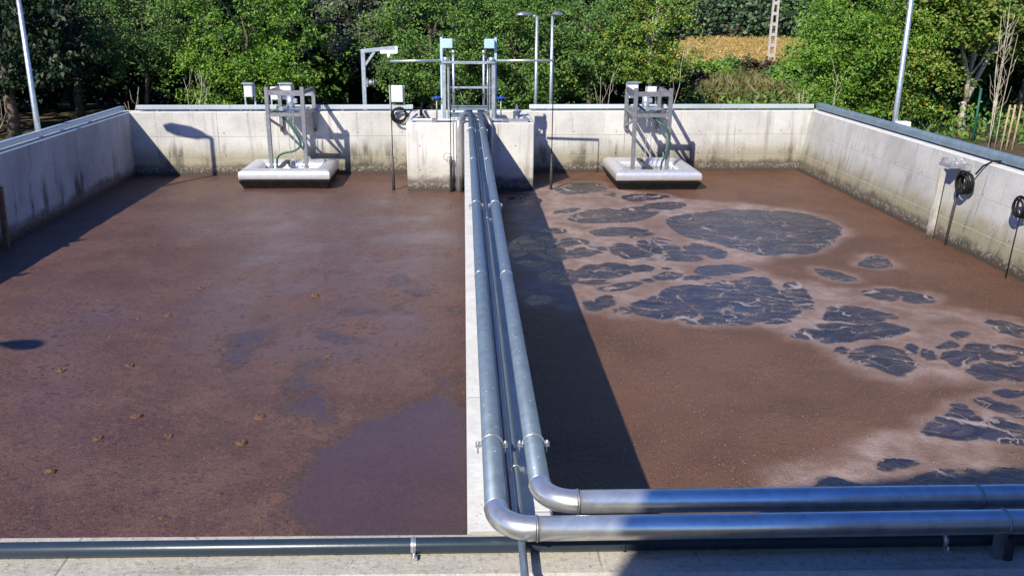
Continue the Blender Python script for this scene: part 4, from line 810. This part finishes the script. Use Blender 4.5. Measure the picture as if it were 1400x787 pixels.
# front row
tree('broadleaf_tree', 'dark drooping tree with a brown trunk at the left picture edge', 'tree', X(28, 21.5), 21.5, .2, 3.53, 2.1, 1.6, 29, 358, 0.126, 'shade_dark_leaf', .13, seed=11, droop=1.5, sig=0.43)  # shade over this tree is painted in by its dark palette
tree('broadleaf_tree', 'very dark tree between the left lamp pole and the pale acacia', 'tree', X(118, 25), 25, .3, 3.41, 1.7, 1.5, 29, 358, 0.109, 'shade_dark_leaf', .1, seed=12, sig=0.43)
tree('acacia_tree', 'airy mid-green acacia left of the bright green tree', 'tree', X(210, 23.4), 23.4, .25, 3.16, 1.3, 1.0, 40, 390, 0.071, 'acacia_leaf', .05, seed=13, sig=0.29, aspect=.5)
tree('broadleaf_tree', 'big bright green tree behind the left aerator', 'tree', X(345, 23), 23, -.3, 3.28, 1.75, 1.3, 71, 406, 0.071, 'bright_leaf', .07, 'bark', seed=14, sig=0.29, blobs=[(0, 0, 2.0, 1.75, 1.2, 2.1, .7), (.9, -.3, .9, .7, .6, .5, .12), (-.9, -.2, .2, .6, .6, .9, .18)])
tree('broadleaf_tree', 'grey-green half bare tree behind the crane', 'tree', X(497, 26), 26, .9, 3.28, 1.0, .9, 25, 325, 0.084, 'grey_leaf', .06, seed=15, sig=0.36)
tree('acacia_tree', 'green acacia right behind the gate frame, left half', 'tree', X(590, 23), 23, -.5, 3.16, 1.5, 1.2, 62, 406, 0.067, 'mid_leaf', .07, seed=16, sig=0.29)
tree('acacia_tree', 'green acacia behind the two short lamp posts', 'tree', X(700, 23.5), 23.5, -.7, 3.22, 1.5, 1.2, 62, 406, 0.067, 'mid_leaf', .07, seed=17, sig=0.29)
tree('broadleaf_tree', 'full green tree between the short lamp posts and the yellowing tree', 'tree', X(805, 23.5), 23.5, .0, 3.28, 1.5, 1.2, 62, 406, 0.067, 'acacia_leaf', .07, seed=18, sig=0.29)
tree('young_tree', 'slender yellowing tree with a bare pale trunk behind the right aerator', 'tree', X(888, 22.2), 22.2, .5, 3.04, .95, .8, 33, 390, 0.071, 'yellow_leaf', .05, 'palebark', seed=19, sig=0.29, limbs=9)
tree('broadleaf_tree', 'bushy green tree left of the right lamp pole', 'tree', X(1176, 22.5), 22.5, -.9, 3.16, 1.5, 1.2, 71, 406, 0.071, 'bright_leaf', .06, seed=20, sig=0.29, blobs=[(0, 0, 1.5, 1.35, 1.1, 2.2, .75), (-.5, -.3, .5, 1.0, .7, 1.2, .25)])
tree('broadleaf_tree', 'yellowish green tree just right of the right lamp pole', 'tree', X(1255, 22.4), 22.4, -.8, 3.1, 1.0, .9, 42, 390, 0.071, 'yellow_leaf', .06, seed=21, sig=0.29)
tree('walnut_tree', 'walnut tree with a forked whitewashed trunk behind the right wall', 'tree', 12.76, 22.5, 1.2, 3.28, 1.75, 1.5, 62, 374, 0.101, 'walnut_leaf', .085, 'palebark', seed=22, sig=0.35, fork=.75, limbs=5, blobs=[(0, 0, 2.7, 1.9, 1.4, 1.1, .8), (-.9, -.3, 2.0, .6, .6, .5, .12), (1.6, 0, 2.3, .8, .8, .9, .15)])
tree('broadleaf_tree', 'leafy tree filling the upper right picture corner', 'tree', X(1420, 24), 24, .8, 3.41, 1.5, 1.2, 46, 358, 0.092, 'walnut_leaf', .09, seed=23, sig=0.36)
# second rows (dark wood)
sp = [(60, 28), (175, 28.5), (290, 28), (400, 28), (455, 30), (530, 28.5), (640, 28), (750, 28), (828, 29), (1185, 27.5), (1240, 27), (1320, 27.5), (1400, 28), (-30, 27), (1480, 27)]
side = ['left picture edge', 'left lamp pole', 'pale acacia', 'bright green tree', 'dark gap beside the crane', 'crane', 'gate frame', 'short lamp posts', 'yellowing tree', 'bushy tree', 'right lamp pole', 'walnut tree', 'upper right corner', 'area beyond the left edge', 'area beyond the right edge']
for i, (px, Y) in enumerate(sp):
    dk = 'shade_dark_leaf' if i in (0, 1, 4, 5, 13) else ('mid_leaf' if i % 2 else 'shade_dark_leaf')
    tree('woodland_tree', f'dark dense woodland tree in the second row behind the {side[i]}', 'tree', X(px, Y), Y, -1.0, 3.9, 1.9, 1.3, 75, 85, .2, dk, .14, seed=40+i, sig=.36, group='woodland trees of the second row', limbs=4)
# third row: closed wood edge left and right of the field gap
def mass(name, boxes, n, size, m, seed, upbias=.4, group=None, ragged=.6):
    rg = np.random.default_rng(seed); P = []
    for x0, x1, y0, y1, z0, z1, wgt in boxes:
        nn = int(n*wgt); q = rg.random((nn, 3)); xx = x0+(x1-x0)*q[:, 0]; yy = y0+(y1-y0)*q[:, 1]
        top = z1-ragged*(z1-z0)*.35*(fbm(xx*.35, yy*.35, seed)+.5); P.append(np.stack([xx, yy, z0+(top-z0)*q[:, 2]], 1))
    o = leafmesh(name, np.concatenate(P), size, m, None, upbias, .6, seed); o['kind'] = 'stuff'; return o
mass('wood', [(-24, 7.2, 31, 36, -1.3, 5.0, .7), (13, 34, 31, 36, -1.3, 5.0, .4), (-24, -12.5, 18, 28, -1, 4.5, .14), (17.5, 30, 20, 30, -1, 4.5, .14)], 26000, .42, 'shade_dark_leaf', 5)
# far wood beyond the field: clumps on a hillside
rg = np.random.default_rng(77); P = []
for i in range(420):
    yy = 108+66*rg.random()**1.5; xx = rg.uniform(-15, 75); r = rg.uniform(1.6, 3.2); h = rg.uniform(4, 8); z = gz(xx, yy)
    d = rg.normal(size=(330, 3)); d /= np.linalg.norm(d, axis=1)[:, None]; P.append(np.array([xx, yy, z+h*.5])+d*np.array([r, r, h*.55])*rg.uniform(.7, 1.05, (330, 1)))
o = leafmesh('far_wood', np.concatenate(P), .5, 'far_haze_leaf', None, .4, .7, 78); o['kind'] = 'stuff'
# dry crop in the field
rg = np.random.default_rng(81); n = 60000; yy = 49+60*rg.random(n)**1.2; xx = 6+(rg.random(n))*(yy*.55+4); zz = np.array([gz(a, b_) for a, b_ in zip(xx, yy)])+rg.uniform(.0, .5, n)
o = leafmesh('crop', np.stack([xx, yy, zz], 1), .2, 'crop', None, .1, .35, 82, 1.2); o['kind'] = 'stuff'
# shrubs at the near edge of the field
sh = [(945, 36, 1.0, 1.15, 'rust_leaf', 'reddish brown shrub right of the right aerator frame'), (898, 42, 1.2, 1.5, 'mid_leaf', 'green shrub behind the trunk of the yellowing tree'), (968, 42, 1.4, 1.25, 'bright_leaf', 'light green shrub left of the utility pole, before the straw field'), (1010, 44, 1.3, 1.3, 'acacia_leaf', 'green shrub in the middle of the field edge'), (1046, 43, 1.3, 1.3, 'rust_leaf', 'dull brownish shrub at the foot of the utility pole'), (1098, 40, 1.2, 1.45, 'acacia_leaf', 'tall green shrub right of the utility pole'), (1106, 34, 1.1, 1.6, 'mid_leaf', 'green shrub beside the bushy tree at the right end of the rear wall')]
for i, (px, Y, r, h, m, lab) in enumerate(sh):
    g0 = gz(0, Y); tree('shrub', lab, 'shrub', X(px, Y), Y, g0, g0+h, r, r*.8, 60, 90, .17, m, .03, seed=90+i, sig=.22, group='shrubs at the field edge', limbs=4)
# rough grass and undergrowth
rg = np.random.default_rng(95); n = 9000; yy = rg.uniform(31, 43, n); xx = 8.5+rg.random(n)*8*(yy/38); zz = np.array([gz(a, b_) for a, b_ in zip(xx, yy)])+rg.uniform(0, .75, n)
o = leafmesh('grass', np.stack([xx, yy, zz], 1), .3, 'dry_grass', None, .0, .16, 96, -2.2); o['kind'] = 'stuff'
rg = np.random.default_rng(97); n = 7500; xx = rg.uniform(4.5, 20, n); yy = rg.uniform(20.2, 27, n); zz = gz(0, 20)+rg.random(n)**2*.7
keep = (fbm(xx*.6, yy*.6, 98) > -.12); o = leafmesh('undergrowth', np.stack([xx, yy, zz], 1)[keep], .16, 'mid_leaf', None, .2, .4, 99, -.6); o['kind'] = 'stuff'
# unseen leafy plants added to cast leaf-tip shadows on the left basin
for i, (y, h) in enumerate(((11.3, .5), (9.2, .42), (10.3, .2))):
    rgq = np.random.default_rng(140+i); t = thing('weed', f'leafy weed added unseen outside the left wall for its shadow, {["farthest", "nearest", "middle"][i]} of three', 'weed', (-7.2, y, -.9), 'unseen weeds added outside the left wall')
    C = np.array([(-7.15+rgq.normal()*.12, y+rgq.normal()*.2, -.9+(h+.9)*rgq.random()) for _ in range(220)]); leafmesh('foliage', C, .2, 'mid_leaf', t, .3, .5, 150+i); b = MB(); b.tube([(-7.15, y, -.95), (-7.13, y, h-.1)], [.015, .006], 6); b.build('stem', 'bark', t)
# bare pale saplings
def sapling(px, Y, h, n, label, stakes=False, spread=.25, tall=0):
    x = X(px, Y); g0 = gz(x, Y); rg = random.Random(int(px)); t = thing('bare_sapling', label, 'sapling', (x, Y, g0), 'bare pale saplings behind the tank')
    for s in range(n):
        b = MB(); a = Vector((x+rg.uniform(-.06, .06), Y+rg.uniform(-.06, .06), g0)); e = Vector((x+rg.uniform(-spread, spread), Y+rg.uniform(-.1, .1), g0+h*rg.uniform(.75, 1)))
        pts = [a.lerp(e, i/5)+Vector((rg.uniform(-.03, .03), 0, 0)) for i in range(6)]; b.tube(pts, [.013-.0019*i for i in range(6)], 6)
        for q in range(7 if tall else 4):
            u = rg.uniform(.3, .95); p = a.lerp(e, u); sg = rg.choice((-1, 1)); b.tube([p, p+Vector((sg*.08, 0, .12)), p+Vector((sg*rg.uniform(.08, .2), 0, rg.uniform(.25, .5)))], [.005, .004, .002], 5)
        b.build('stem', 'palebark', t)
    return t
sapling(184, 20.6, 1.45, 1, 'thin bare sapling behind the rear wall near the left corner')
sapling(274, 20.8, 1.5, 3, 'forked bare sapling behind the rear wall, before the bright green tree')
sapling(822, 20.9, 1.7, 2, 'bare sapling behind the rear wall left of the right aerator', spread=.3)
sapling(922, 21.2, 2.6, 1, 'single thin bare stem right of the right aerator frame')
sapling(1107, 21, 1.3, 2, 'short bare sapling behind the right end of the rear wall')
sapling(1146, 21, 1.8, 1, 'bare sapling before the bushy green tree')
sapling(5, 18.5, 1.5, 2, 'bare pale stem at the left picture edge')
sapling(1384, 19.4, 3.2, 5, 'bare young tree tied between wooden stakes at the right edge', spread=.22, tall=1)
for i, (dx, lab) in enumerate(((-.36, 'leaning leftmost'), (-.24, 'second from the left'), (-.1, 'third from the left'), (.28, 'rightmost'))):
    x = 12.3+dx; b = MB(); b.tube([(x, 19.35, -1.0), (x+.08, 19.4, .1+.2*(i > 2))], .022, 8); o = b.build('stake', 'stake'); tag(o, f'wooden stake by the bare young tree, {lab} of four', 'stake', 'wooden stakes at the young tree')
o = MB().tube([(12.0, 20.6, -1.0), (12.0, 20.6, .35)], .03, 8).build('fence_post', 'fence'); tag(o, 'dark green fence post beside the whitewashed trunk', 'fence post')
